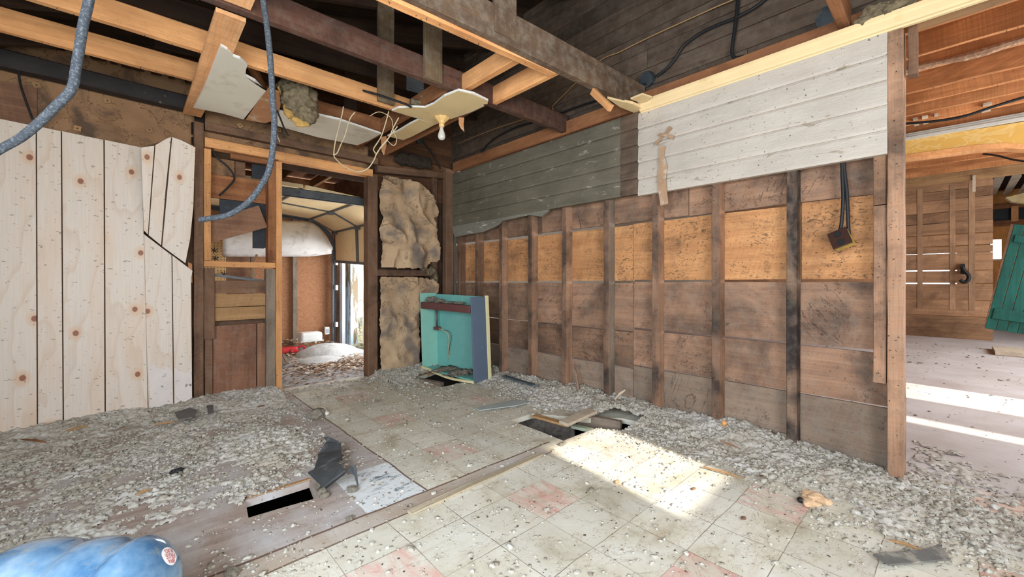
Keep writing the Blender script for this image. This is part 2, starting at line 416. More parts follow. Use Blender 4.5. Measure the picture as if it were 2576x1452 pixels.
def wood_color(k, v):
    g = k.noise(k.scale(v, (1.5, 26, 1)), 1.0, 5, .6, .4)
    c = k.ramp(g, [(.3, s2l((150,130,120))), (.7, s2l((184,168,156)))])
    b = k.noise(v, 2.4, 6, .65, .4)
    return k.mix(k.ramp(b, [(.42, 0.), (.65, .8)]), c, s2l((204,206,208)))

def slab_with_holes(name, x0, y0, x1, y1, z0, z1, holes, mat):
    o = MB().box((x0, y0, z0), (x1, y1, z1)).build(name, mat, origin=(0, 0, 0))
    cutters = []
    for h in holes:
        c = MB().prism([(p[0], p[1], z0-.1) for p in h], (0, 0, z1-z0+.3)).build('cut', mat, origin=(0,0,0))
        bm_fix(c); cutters.append(c)
        m = o.modifiers.new('b', 'BOOLEAN'); m.object = c; m.operation = 'DIFFERENCE'; m.solver = 'EXACT'
    dg = bpy.context.evaluated_depsgraph_get(); me = bpy.data.meshes.new_from_object(o.evaluated_get(dg))
    o.modifiers.clear(); o.data = me
    for c in cutters: bpy.data.objects.remove(c)
    return o
def bm_fix(o):
    import bmesh
    bm = bmesh.new(); bm.from_mesh(o.data); bmesh.ops.recalc_face_normals(bm, faces=bm.faces); bm.to_mesh(o.data); bm.free()

struct(slab_with_holes('floor', -1.05, -1.6, 2.97, 4.24, -.035, 0.0, HOLES, tile_floor_mat()))

def pale_floor_mat():
    k = N('pale_dusty_floor', .8); v = k.coord('Object')
    c = k.ramp(k.noise(v, 1.8, 6, .65, .4), [(.3, s2l((178,166,160))), (.7, s2l((206,200,198)))])
    c = k.mix(k.math('MULTIPLY', k.ramp(k.noise(k.scale(v, (1, 2.2, 1)), 9, 5, .7), [(.6, 0), (.72, 1)]), .5), c, s2l((140,126,112)))
    k.bump(k.noise(v, 30, 4), .15, .004); return k.done(c)
struct(MB().box((2.97, -2.6, -.035), (14.5, 7.0, -.004)).build('floor', pale_floor_mat(), origin=(0,0,0)))
def garage_floor_mat():
    k = N('dusty_concrete', .9); v = k.coord('Object')
    c = k.ramp(k.noise(v, 2.5, 6, .7, .4), [(.3, s2l((132,126,122))), (.6, s2l((186,184,184)))])
    k.bump(k.noise(v, 25, 5), .5, .01); return k.done(c)
struct(MB().box((-2.2, 4.24, -.06), (2.52, 7.0, -.02)).build('floor', garage_floor_mat(), origin=(0,0,0)))
# ground below the floor, seen through the holes
struct(MB().box((-1.05, -1.6, -.62), (2.97, 4.24, -.58)).build('floor', plain('crawlspace_soil', (58,50,44), var=.3, bump=.8), origin=(0,0,0)))
struct(MB().box((-1.15,-1.72,-.62),(-1.05,4.3,-.036)).box((2.97,-1.72,-.62),(3.07,4.3,-.036)).box((-1.05,-1.72,-.62),(2.97,-1.62,-.036)).box((-1.05,4.2,-.62),(2.97,4.3,-.036)).build('wall_foundation', plain('foundation', (80,74,68), var=.2), origin=(0,0,0)))  # unseen walls added to keep sky light out of the crawlspace
# outdoors
def grass_mat():
    k = N('winter_grass', .95); v = k.coord('Object'); x, y, z = k.xyz(v)
    c = k.ramp(k.noise(v, 3.0, 6, .7), [(.35, s2l((118,116,84))), (.65, s2l((176,172,130)))])
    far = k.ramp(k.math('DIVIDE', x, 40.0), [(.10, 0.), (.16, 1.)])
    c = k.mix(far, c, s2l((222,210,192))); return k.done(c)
struct(MB().box((2.52, 4.3, -.2), (160, 160, -.10)).build('ground', grass_mat(), origin=(0,0,0)))
struct(MB().box((-60, -120, -.25), (160, -1.8, -.2)).build('ground', grass_mat(), origin=(0,0,0)))
# floor joists seen in the holes
for i, (x_, lab) in enumerate(((1.02, 'floor joist in the crawlspace by the narrow slot'), (2.02, 'rough floor joist under the middle broken hole'))):
    lumber('floor_joist', (x_, 1.2, -.13), (x_, 4.2, -.13), .05, .18, MT['studgrey'], lab, 'joist')
a = PZ(1270, 1062, -.1); b = PZ(1500, 1125, -.1)

# ---------------------------------------------------------------- wall_right: plank sheathing behind the studs
XS, XW = 2.86, 2.95      # stud faces, sheathing face
def planks_x(name, X, th, rows, mat, extra=None):
    """rows: (y0, y1, z0, z1, tone) planks lying along Y on the plane X"""
    mb = MB(); tones = []
    for (y0, y1, z0, z1, t, *sl) in rows:
        dz = sl[0] if sl else 0
        n0 = len(mb.v); segs = max(2, int((y1-y0)/.25)); rr = random.Random(int(y0*100+z0*1000))
        pts0 = [(X, y0+(y1-y0)*i/segs, z0+rr.uniform(-.003,.003)+dz*i/segs) for i in range(segs+1)]
        pts1 = [(X, y0+(y1-y0)*i/segs, z1+rr.uniform(-.003,.003)+dz*i/segs) for i in range(segs+1)]
        mb.prism(pts0 + pts1[::-1], (th, 0, 0))
        tones += [t]*(len(mb.v)-n0)
    o = mb.build(name, mat, origin=(0,0,0))
    at = o.data.attributes.new('plank', 'FLOAT', 'POINT'); at.data.foreach_set('value', tones)
    return o
mat_sheath_o = wood('sheathing_orange', (186,130,86), (214,158,108), stain=(92,74,60), amt=.6, axis='Y', speck=.8, saw=.3, mold=.75, plank=True, lo=.5, hi=.7)
mat_sheath = wood('sheathing_brown', (136,104,84), (168,130,104), stain=(58,52,50), amt=.75, axis='Y', speck=.5, saw=.2, rings=.6, plank=True, dust=.18, lo=.44, hi=.7)
mat_sheath_lo = wood('sheathing_dusty', (140,118,102), (164,140,120), stain=(84,76,72), amt=.55, axis='Y', speck=.45, saw=.2, rings=.5, plank=True, dust=.45)
t = iter([.11,.37,.52,.83,.21,.64,.45,.93,.05,.71,.29,.58,.17,.88,.33]*4)
rows_o = [(.20, .62, 1.012, 1.47, .05), (.625, 1.75, 1.012, 1.462, .2), (1.755, 2.9, 1.006, 1.452, .35), (2.905, 4.2, 1.002, 1.44, .5)]
rows_b = [(.20,1.75,.628,.995,next(t)), (1.755,4.2,.600,.985,next(t)), (.20,1.75,.33,.613,next(t)), (1.755,4.2,.305,.588,next(t)),
          (.20,1.3,1.475,1.675,next(t)), (1.305,2.75,1.478,1.70,next(t)), (2.755,4.2,1.47,1.72,next(t))]
rows_l = [(.20,1.75,-.02,.322,.3), (1.755,4.2,-.02,.298,.6)]
struct(planks_x('wall_right', XW, .022, rows_o, mat_sheath_o))
struct(planks_x('wall_right', XW, .022, rows_b, mat_sheath))
struct(planks_x('wall_right', XW, .022, rows_l, mat_sheath_lo))
# attic wall above the plate: dark tongue-and-groove boards with pale open joints
mat_attic_b = wood('attic_wall_boards', (78,64,54), (104,86,72), stain=(48,38,32), amt=.6, axis='Y', speck=.3, plank=True, saw=.15, dust=.15)
rows = []; z = 2.36; i = 0
while z < 4.7:
    h = .135; c_ = [0.9, 2.3, 1.6, 3.0][i % 4]
    rows += [(-1.6, c_, z, z+h, (i*.37) % 1), (c_+.003, 4.3, z, z+h, (i*.61+.3) % 1)]; z += h+.006; i += 1
struct(planks_x('wall_right', 2.90, .03, rows, mat_attic_b))
# wall_front and wall_left (behind the camera), with the openings the daylight comes through
def wall_with_openings_y(name, Y, th, x0, x1, z0, z1, ops, mat):
    mb = MB(); xs = sorted({x0, x1, *[o[0] for o in ops], *[o[1] for o in ops]})
    for a_, b_ in zip(xs[:-1], xs[1:]):
        zz = [(z0, z1)]
        for o in ops:
            if o[0] <= a_ and o[1] >= b_:
                zz = [q for (p, r_) in zz for q in ((p, min(r_, o[2])), (max(p, o[3]), r_)) if q[1]-q[0] > 1e-4]
        for p, r_ in zz: mb.box((a_, Y, p), (b_, Y+th, r_))
    return mb.build(name, mat, origin=(0,0,0))
mat_wallin = plain('old_plaster', (196,186,170), var=.15, scale=4, rough=.95)
def swin(s0, s1, yb, yt, Y):   # window edges from the sunlit patch on the floor
    dx = SUN_DX
    return
WY = -1.6
win = (1.70-SUN_DX*(.79-WY), 2.27-SUN_DX*(.79-WY), (.79-WY)*SUN_TAN, (1.75-WY)*SUN_TAN)
struct(wall_with_openings_y('wall_front', WY-.1, .1, -1.15, 2.97, -.2, 3.6, [(-.65, .85, .6, 1.9), win], mat_wallin))
struct(MB().box((-.66, WY-.09, .56), (.86, WY+.03, .60)).box((-.66, WY-.09, 1.9), (.86, WY+.03, 1.94)).box((-.69, WY-.09, .56), (-.65, WY+.03, 1.94)).box((.85, WY-.09, .56), (.89, WY+.03, 1.94)).build('window_1', MT['tan'], origin=(0,0,0)))
# unseen porch roof, added to keep sun out of the big south window
struct(MB().prism([(-1.3, -1.7, 2.15), (1.18, -1.7, 2.15), (1.18, -4.4, 1.9), (-1.3, -4.4, 1.9)], (0,0,.08)).build('ceiling', MT['attic'], origin=(0,0,0)))
mb = MB()
for (a_, b_, c_, d_) in ((-1.6, -.3, -.2, 2.7), (1.2, 4.24, -.2, 2.7), (-.3, 1.2, -.2, .6), (-.3, 1.2, 1.9, 2.7)): mb.box((-1.15, a_, c_), (-1.05, b_, d_))
struct(mb.build('wall_left', mat_wallin, origin=(0,0,0)))
# roof over the kitchen
def roof_z(x): return 2.64 + .31*x
mb = MB(); y = -1.75; i = 0; tones = []
while y < 4.35:
    n0 = len(mb.v)
    mb.prism([(-1.3, y, roof_z(-1.3)+.17), (3.0, y, roof_z(3.0)+.17), (3.0, y+.128, roof_z(3.0)+.17), (-1.3, y+.128, roof_z(-1.3)+.17)], (0, 0, .03))
    tones += [(i*.37) % 1]*(len(mb.v)-n0); y += .132; i += 1
mb.prism([(-1.3, -1.75, roof_z(-1.3)+.215), (3.0, -1.75, roof_z(3.0)+.215), (3.0, 4.35, roof_z(3.0)+.215), (-1.3, 4.35, roof_z(-1.3)+.215)], (0,0,.03)); tones += [.5]*8
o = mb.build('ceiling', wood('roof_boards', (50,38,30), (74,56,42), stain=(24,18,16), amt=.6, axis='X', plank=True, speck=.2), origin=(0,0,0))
at = o.data.attributes.new('plank', 'FLOAT', 'POINT'); at.data.foreach_set('value', tones); struct(o)
# gable boards at the back, in the attic
YB = 4.12
mb = MB(); z = 2.40; tones = []; i = 0
while z < 3.7:
    n0 = len(mb.v); xl = max(-1.15, (z+.13-2.64-.31*0)/.31-1.2)
    if 3.0 - xl > .1:
        if 2.99 < z < 3.22:
            mb.box((xl, YB+.11, z), (2.28, YB+.135, z+.13)); mb.box((2.50, YB+.11, z), (2.92, YB+.135, z+.13))
        else: mb.box((xl, YB+.11, z), (2.92, YB+.135, z+.13))
    tones += [(i*.43) % 1]*(len(mb.v)-n0); z += .135; i += 1
n0 = len(mb.v); mb.box((1.9, YB+.11, 1.95), (2.92, YB+.135, 2.12)); mb.box((1.9, YB+.11, 2.125), (2.92, YB+.135, 2.26)); mb.box((1.9, YB+.11, 2.265), (2.92, YB+.135, 2.395)); tones += [.1]*8+[.7]*8+[.4]*8
o = mb.build('wall_back', wood('gable_boards', (96,66,46), (126,88,62), stain=(50,36,28), amt=.6, axis='X', plank=True, speck=.3), origin=(0,0,0))
at = o.data.attributes.new('plank', 'FLOAT', 'POINT'); at.data.foreach_set('value', tones); struct(o)

vent = MB()
for i_ in range(15): vent.prism([(2.28, YB+.10, 2.99+i_*.03), (2.50, YB+.10, 2.99+i_*.03), (2.50, YB+.14, 2.955+i_*.03), (2.28, YB+.14, 2.955+i_*.03)], (0,0,.012))
struct(vent.build('window_3', plain('vent_slats', (150,160,168)), origin=(0,0,0)))
# ---------------------------------------------------------------- east room
XF = 10.6; HC = 2.83
mat_far = wood('far_wall_planks', (150,112,84), (182,140,104), stain=(80,60,48), amt=.5, axis='Y', speck=.5, plank=True, saw=.3)
def farz(py, px=2300): return PX(px, py, XF).z
zs = [farz(v) for v in (832,790,752,712,681,640,622,594,566,540,510,488,462)]
zs[0] = -.02
rows = []
for i in range(len(zs)-1):
    g = .016 if i in (2, 3, 5, 6) else .008
    rows.append((PX(2498, 700, XF).y, 4.0, zs[i], zs[i+1]-g, (i*.37) % 1))
rows += [(-3.0, 4.0, zs[-1], HC-.0, .3)]
struct(planks_x('wall_far', XF, .03, rows, mat_far))
struct(MB().box((XF, 4.0, -.02), (XF+.1, 7.0, HC+.1)).build('wall_far', mat_wallin, origin=(0,0,0)))
# bright daylight beyond the open joints of the far wall comes from windows of the room behind it
mat_owall = wood('varnished_ply', (206,138,78), (222,158,92), stain=(150,90,50), amt=.3, axis='Z', speck=.1)
wz0, wz1 = PX(2508, 655, 14.0).z, PX(2508, 602, 14.0).z
wy1, wy0 = PX(2500, 620, 14.0).y+.05, PX(2520, 620, 14.0).y
mb = MB()
for (a_, b_, c_, d_) in ((-3.0, wy0, -.02, 3.0), (wy0, wy1, -.02, wz0), (wy0, wy1, wz1, 3.0), (wy1, -.05, -.02, 3.0), (-.05, 1.15, -.02, .9), (-.05, 1.15, 1.75, 3.0), (1.15, 6.0, -.02, 3.0)): mb.box((14.0, a_, c_), (14.1, b_, d_))
struct(mb.build('wall_far', mat_owall, origin=(0,0,0)))
struct(MB().box((14.03, wy0-.0, wz0), (14.05, wy1, wz0+.03)).build('window_2', plain('white_frame', (235,235,232)), origin=(0,0,0)))
struct(MB().box((10.63, -3.0, 3.0), (14.2, 6.0, 3.05)).build('ceiling', MT['attic'], origin=(0,0,0)))
struct(MB().box((10.63, -3.1, -.1), (14.2, -3.0, 3.0)).box((10.63, 6.0, -.1), (14.2, 6.1, 3.0)).build('wall_side', mat_owall, origin=(0,0,0)))
# south wall of the east room with tall openings (the sun streaks come through two of them)
SW = -2.55
ops = [(4.90-SUN_DX*2.85, 5.62-SUN_DX*2.85, 1.0, 2.4), (4.06-SUN_DX*2.85, 4.24-SUN_DX*2.85, 1.0, 2.4)]
struct(wall_with_openings_y('wall_front', SW-.1, .1, 2.97, 14.2, -.2, 3.2, ops, mat_wallin))
struct(MB().box((2.97, 7.0, -.2), (10.7, 7.1, 3.2)).build('wall_back', mat_wallin, origin=(0,0,0)))
struct(MB().box((2.95, -2.6, -.2), (2.99, -1.6, 3.2)).box((2.95, 4.2, -.2), (3.0, 7.0, 3.2)).build('wall_left', mat_wallin, origin=(0,0,0)))
# boards above the east room's joists
mb = MB(); tones = []; y = -2.6; i = 0
while y < 7:
    n0 = len(mb.v); mb.box((2.93, y, HC+.21), (10.7, y+.19, HC+.24)); tones += [(i*.37) % 1]*(len(mb.v)-n0); y += .195; i += 1
mb.box((2.93, -2.6, HC+.26), (10.7, 7.0, HC+.30)); tones += [.4]*8
o = mb.build('ceiling', wood('floor_boards_above', (150,92,52), (176,112,66), stain=(90,52,30), amt=.5, axis='X', plank=True, speck=.2), origin=(0,0,0))
at = o.data.attributes.new('plank', 'FLOAT', 'POINT'); at.data.foreach_set('value', tones); struct(o)
# outdoor treeline, far off
def trees():
    mb = MB(); rr = random.Random(3)
    for i in range(260):
        a = rr.uniform(R(5), R(75)); d = rr.uniform(70, 90); x = math.sin(a)*d; y = math.cos(a)*d; h = rr.uniform(3.5, 7)
        p = [Vector((x, y, -.1))]
        for k in range(4): p.append(p[-1] + Vector((rr.uniform(-.4,.4), rr.uniform(-.4,.4), h/4)))
        mb.tube(p, [.16,.12,.09,.06,.03], 5)
        for k in range(9):
            q = p[1] + (p[4]-p[1])*rr.random(); mb.tube([q, q+Vector((rr.uniform(-1.6,1.6), rr.uniform(-1.6,1.6), rr.uniform(.6,2)))], [.05,.015], 4)
    return mb
tag(trees().build('treeline', plain('bare_twigs', (196,186,178))), 'pale bare winter trees along the far edge of the field', 'trees', kind='stuff')
# ---------------------------------------------------------------- wall_right studs
def stud_a(pxl, z1, mat, label, w_=.052, z0=-.01, dep=.09, nails=14, x=XS):
    y1 = PX(pxl, 708, x).y
    return lumber('wall_stud', (x+dep/2, y1-w_/2, z0), (x+dep/2, y1-w_/2, z1), w_, dep, mat, label, 'stud', up=(1,0,0), nails=nails, nail_face='bottom', front=MT['studfront'] if mat is not MT['studdk'] else None)
stud_a(1150, 1.60, MT['studbr'], 'dark stud nearest the back corner, right of the corner post', nails=4)
stud_a(1195, 1.62, MT['studbr'], 'brown stud just behind the turquoise cabinet, second from the back corner')
stud_a(1255, 1.66, MT['stud'], 'brown stud at the right edge of the turquoise cabinet')
stud_a(1328, 1.70, MT['stud'], 'brown stud under the torn end of the green boards')
stud_a(1413, 1.70, MT['stud'], 'brown stud with a thin splinter leaning at its foot')
stud_a(1518, 1.74, MT['studgrey'], 'paler greyish stud standing behind the heap by the middle hole')
stud_a(1640, 1.74, MT['stud'], 'orange-brown stud under the left end of the white boards')
stud_a(1790, 1.74, MT['stud'], 'brown stud between the pair of widest bays, with orange scrap at its foot')
stud_a(1978, 1.74, MT['studdk'], 'blackened stud left of the hanging electrical box')
y_ = PX(2193, 708, XS-.02).y
lumber('stud_offcut', (XS+.02, y_-.03, .47), (XS+.02, y_-.03, 1.395), .052, .05, MT['stud'], 'short brown stud piece hanging clear of the floor beside the big post, lower of two', 'stud', up=(1,0,0), nails=9, nail_face='bottom')
lumber('stud_offcut', (XS+.02, y_-.03, 1.40), (XS+.02, y_-.03, 1.72), .052, .05, MT['studbr'], 'short dark stud piece just below the white boards beside the big post', 'stud', up=(1,0,0), nails=4, nail_face='bottom')
yl = PX(2231, 708, 2.835).y; yr = yl-.062
lumber('corner_post', (2.835+.075, (yl+yr)/2, -.01), (2.835+.075, (yl+yr)/2, 2.285), .062, .15, MT['stud'], 'tall brown post at the open end of the stud wall, right of the white boards', 'post', up=(1,0,0), nails=22, nail_face='bottom')
lumber('brace_block', (2.93, yr-.03, 2.05), (2.93, yr-.03, 2.30), .035, .07, MT['studbr'], 'small dark block nailed behind the top of the big post', 'block', up=(1,0,0))

# ---------------------------------------------------------------- siding on wall_right
def siding_mat(name, cols, peel, amt):
    k = N(name, .6); v = k.coord('Object')
    n1 = k.noise(k.scale(v, (2, 1, 8)), 2.0, 6, .65, .4)
    c = k.ramp(n1, [(.3, s2l(cols[0])), (.7, s2l(cols[1]))])
    n2 = k.noise(k.scale(v, (1, 1, 2.4)), 7, 7, .72, .6)
    c = k.mix(k.math('MULTIPLY', k.ramp(n2, [(.60, 0), (.64, 1)], ), amt), c, s2l(peel))
    n3 = k.noise(v, 2.2, 5, .6)
    c = k.mix(k.math('MULTIPLY', k.ramp(n3, [(.42, 0), (.68, 1)]), .45), c, s2l(cols[2]))
    sp = k.noise(v, 55, 2, .5); c = k.mix(k.math('MULTIPLY', k.ramp(sp, [(.69, 0), (.72, 1)]), .7), c, s2l((60,52,44)))
    k.bump(k.math('ADD', k.noise(k.scale(v, (1,1,4)), 26, 5, .65), k.math('MULTIPLY', n2, 1.2)), .55, .008); return k.done(c)
mat_white = siding_mat('flaking_white_paint', ((192,180,168),(208,198,186),(172,162,152)), (150,134,112), .75)
mat_green = siding_mat('faded_green_paint', ((106,100,86),(126,119,103),(78,72,62)), (176,172,158), .8)
mat_greenlo = siding_mat('scuffed_green_paint', ((124,122,110),(146,144,132),(102,99,90)), (214,212,204), 1.0)
mat_bare = wood('bare_stained_boards', (92,76,64), (116,96,80), stain=(50,40,36), amt=.8, axis='Y', speck=.3)
def siding(y0, y1, z0, z1, step, mat, mi=0, mb=None, end0=None):
    mb = mb or MB(); z = z1
    while z > z0+1e-3:
        zb = max(z-step, z0)
        # each board leans: thicker at its lower lip, small groove above the next one
        a = [(2.845, y0, z), (2.832, y0, z), (2.825, y0, z-.012), (2.816, y0, zb+.012), (2.821, y0, zb), (2.86, y0, zb), (2.86, y0, z)]
        b = [(p[0], y1, p[2]) for p in a]
        n = len(a); fs = [tuple(range(n)), tuple(range(n, 2*n))[::-1]] + [(i, i+n, (i+1) % n+n, (i+1) % n) for i in range(n)]
        mb.add(a+b, fs, mi); z = zb
    return mb
yw = PX(1605, 708, 2.82).y; yp = PX(2232, 708, 2.82).y
o = siding(yp, yw, 1.652, 2.285, .1275, mat_white).build('white_siding', mat_white); tag(o, 'white painted horizontal boards high on the right wall', 'siding')
yd = PX(1562, 708, 2.83).y
mb = siding(yw+.002, yd, 1.668, 2.30, .1275, None, 0); mb.build
o = mb.build('bare_siding', mat_bare); tag(o, 'narrow strip of dark unpainted board ends between green and white boards', 'siding')
mb = siding(yd, 4.125, 1.668, 2.30, .1275, None, 0)
# the broken lowest board
e = [(1143,597),(1178,590),(1214,584),(1240,573),(1252,566),(1262,556),(1300,548),(1330,541),(1362,545),(1376,533)]
low = [PX(x, y, 2.822) for x, y in e]
poly = low + [Vector((2.822, low[-1].y-.02, 1.666)), Vector((2.822, 4.125, 1.666))]
mb.prism(poly, (.022, 0, 0), 1)
o = mb.build('green_siding', [mat_green, mat_greenlo]); tag(o, 'faded green painted horizontal boards high on the right wall near the back corner', 'siding')
# torn paper tape on the white boards
mt = plain('torn_tape', (172,140,112), var=.2, rough=.9, spots=(214,206,196), amt=.7)
def strip_on_x(name, pts, wd, X, mat, label, cat, th=.004):
    c = [PX(x, y, X) for x, y in pts]; rr = random.Random(len(label)); l, r_ = [], []
    for i, p in enumerate(c):
        t_ = (c[min(i+1, len(c)-1)]-c[max(i-1, 0)]).normalized(); s = Vector((0, -t_.z, t_.y)); ww = wd*rr.uniform(.7, 1.15)
        dx = Vector((rr.uniform(-.012, 0), 0, 0)); l.append(p+s*ww/2+dx); r_.append(p-s*ww/2+dx*.4)
    mb = MB()
    for i in range(len(c)-1): mb.prism([l[i], l[i+1], r_[i+1], r_[i]], (th, 0, 0))
    return tag(mb.build(name, mat), label, cat)
strip_on_x('tape_scrap', [(1667,368),(1664,395),(1669,420),(1665,445),(1668,480),(1672,515)], .055, 2.805, mt, 'long torn strip of tan tape hanging down the white boards', 'tape')
strip_on_x('tape_scrap', [(1650,362),(1665,345),(1680,330),(1688,320)], .03, 2.805, mt, 'crossed scrap of tan tape above the long torn strip', 'tape')
strip_on_x('tape_scrap', [(1656,338),(1674,340),(1694,345)], .022, 2.80, mt, 'small curled end of tan tape lying across the crossed scrap', 'tape')

# crown moulding along the top of the white boards
prof = [(2.845,2.275),(2.825,2.275),(2.822,2.282),(2.810,2.286),(2.806,2.296),(2.785,2.318),(2.782,2.328),(2.772,2.336),(2.772,2.346),(2.845,2.346)]
mat_cream = plain('cream_moulding', (234,206,158), var=.06, scale=5, rough=.6, spots=(214,176,120), amt=.4, sscale=4)
mb = MB(); a = [(p[0], -1.55, p[1]) for p in prof]; b = [(p[0], yw-.02, p[1]) for p in prof]; n = len(a)
mb.add(a+b, [tuple(range(n)), tuple(range(n, 2*n))[::-1]] + [(i, i+n, (i+1) % n+n, (i+1) % n) for i in range(n)])
o = mb.build('crown_moulding', mat_cream); tag(o, 'long cream crown moulding above the white boards', 'moulding')
# ceiling-side return where the moulding breaks off at the joist
def slab_z(name, pts, z, th, mat, label=None, cat=None, parent=None, mi=None):
    q = [PZ(x, y, z) for x, y in pts]
    o = MB().prism(q, (0, 0, th)).build(name, mat, parent=parent)
    if label: tag(o, label, cat)
    return o
slab_z('moulding_offcut', [(1528,248),(1592,262),(1634,282),(1605,288),(1560,270)], 2.30, .02, mat_cream, 'broken cream moulding end under the joist at the left end of the crown moulding', 'moulding')
slab_z('moulding_offcut', [(1586,250),(1616,238),(1640,246),(1622,262)], 2.325, .012, mat_cream, 'small square cream offcut stuck where the crown moulding starts', 'moulding')
lumber('wood_scrap', P(1492,230,2.75), P(1536,272,2.62), .03, .045, MT['orange'], 'short split orange wood scrap dangling left of the moulding end', 'scrap')
# plate / ledger boards along the wall at ceiling height
lumber('ledger_board', (2.845, 4.11, 2.375), (2.845, -1.5, 2.375), .03, .11, MT['orangedk'], 'long red-brown ledger board above the green and white boards', 'board', nails=20)
lumber('header_beam', (2.915, .16, 2.325), (2.915, -1.5, 2.325), .12, .06, MT['tan'], 'cased header running right from the top of the big post', 'beam')

# ---------------------------------------------------------------- ceiling joists
JZ = 2.40; JB = 2.34
lumber('ceiling_joist', (-1.0, 3.47, JZ), (.36, 3.45, JZ), .042, .125, MT['orange'], 'orange ceiling joist nearest the back wall, left end', 'joist', nails=18, nail_face='bottom')
lumber('ceiling_joist', (.30, 3.50, JZ), (1.64, 3.51, JZ), .042, .125, MT['orangedk'], 'brown ceiling joist behind the right white drywall piece', 'joist')
lumber('ceiling_joist', (-1.0, 2.98, JZ), (1.64, 2.98, JZ), .042, .125, MT['orange'], 'long orange ceiling joist carrying the black cable', 'joist', nails=24, nail_face='bottom')
lumber('ceiling_joist', (-1.0, 2.41, JZ+.005), (2.86, 2.37, JZ+.005), .05, .15, MT['dark'], 'long dark red-brown ceiling joist crossing the middle of the ceiling', 'joist', nails=30, nail_face='bottom')
lumber('ceiling_joist', (-1.0, 1.93, JZ+.04), (2.87, 1.63, JZ+.0), .055, .19, MT['darkgrey'], 'dusty grey-brown ceiling joist reaching the white boards', 'joist', bow=.02)
lumber('ceiling_joist', (-1.0, .40, JZ+.03), (2.84, .40, JZ+.03), .05, .13, MT['orangedk'], 'brown ceiling joist ending over the crown moulding, by the insulation tuft', 'joist')
pa = PZ(1007, 2, 2.335); pb = PZ(1400, 181, 2.335)
lumber('furring_strip', pa+(pa-pb)*.6+Vector((0,.03,0)), pb+Vector((0,.03,0)), .05, .022, MT['orange'], 'light orange furring strip nailed under the dusty joist', 'strip', nails=14, nail_face='bottom')
# short blocks framing the old chimney gap
lumber('blocking', (1.72, 1.74, JZ), (1.72, 2.35, JZ), .05, .115, MT['orange'], 'orange block joining the dark joist to the dusty joist, left of the pair', 'block')
lumber('blocking', (2.00, 1.72, JZ), (2.00, 2.35, JZ), .04, .13, MT['orange'], 'orange block joining the dark joist to the dusty joist, right of the pair', 'block')
lumber('blocking', (1.645, 2.42, JZ), (1.645, 4.10, JZ), .045, .12, MT['orangedk'], 'brown trimmer running to the back wall, left of the lamp', 'beam')
lumber('blocking', (1.955, 2.42, JZ-.02), (1.955, 4.10, JZ-.02), .03, .09, MT['orangedk'], 'brown trimmer running to the back wall, right of the lamp', 'beam')
lumber('blocking', (.52, 2.99, JZ), (.72, 3.48, JZ), .04, .06, MT['orangedk'], 'short brown block between joists behind the hanging insulation', 'block')
# wide pale strip under the joists
q = [PZ(x, y, 2.318) for x, y in ((562,100-90),(626,30),(516,288-60),(486,205))]
mb = MB(); mb.prism([(.295,2.44,2.314),(.42,2.44,2.314),(.425,3.2,2.314),(.40,4.10,2.314),(.285,4.10,2.314),(.29,3.3,2.314)], (0,0,.022))
tag(mb.build('ceiling_strip', MT['ply'] if False else wood('peeled_strip_y', (226,160,106), (242,186,134), stain=(150,96,62), amt=.3, axis='Y', speck=.3, saw=.4)), 'wide orange strip under the joists, running to the back wall', 'strip')
tag(MB().prism([(.30,1.2,2.338),(.425,1.2,2.338),(.425,2.36,2.338),(.30,2.36,2.338)], (0,0,.022)).build('ceiling_strip', wood('peeled_strip_y2', (226,160,106), (242,186,134), stain=(150,96,62), amt=.3, axis='Y', speck=.3, saw=.4)), 'wide orange strip above the dark joist at the top of the photo', 'strip')
# hangers dropping from the rafters
def hanger(px0, px1, pybot, pytop_z, Y, mat, label, dep=.03):
    a = PY(px0, 708, Y); b = PY(px1, 708, Y); zb = PY((px0+px1)/2, pybot, Y).z; xm = (a.x+b.x)/2
    return lumber('hanger_board', (xm, Y+dep/2, zb), (xm, Y+dep/2, pytop_z), dep, abs(b.x-a.x), mat, label, 'board', up=(1,0,0))
hanger(952, 992, 258, 3.18, 2.925, MT['hang'], 'hanger board nailed to the joist with the black cable')
hanger(1070, 1113, 202, 3.18, 2.335, MT['hang'], 'grey hanger board on the front of the long dark joist')
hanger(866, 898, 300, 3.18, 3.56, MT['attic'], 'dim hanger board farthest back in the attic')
hanger(1247, 1300, 92, 3.25, 1.70, MT['darkgrey'], 'dust-caked hanger board on the dusty grey-brown joist')
# rafters
for y_, lab in ((3.95,'dark rafter closest to the back gable'),(3.44,'dark rafter over the joist nearest the back wall'),(2.93,'dark rafter over the cable-carrying joist'),(2.30,'dark rafter over the long dark joist'),(1.70,'dark rafter over the dusty joist'),(1.1,'dark rafter over the missing joist')):
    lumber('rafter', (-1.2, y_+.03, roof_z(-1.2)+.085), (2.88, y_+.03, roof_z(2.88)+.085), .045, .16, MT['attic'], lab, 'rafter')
lumber('ridge_brace', (.1, 3.6, 2.62), (2.8, 3.62, 2.86), .04, .13, MT['attic'], 'dark cross board between rafters deep in the attic', 'board')
lumber('ridge_brace', (-.9, 3.15, 2.52), (1.5, 3.17, 2.72), .04, .14, MT['attic'], 'dark sloping board above the two orange joists', 'board')

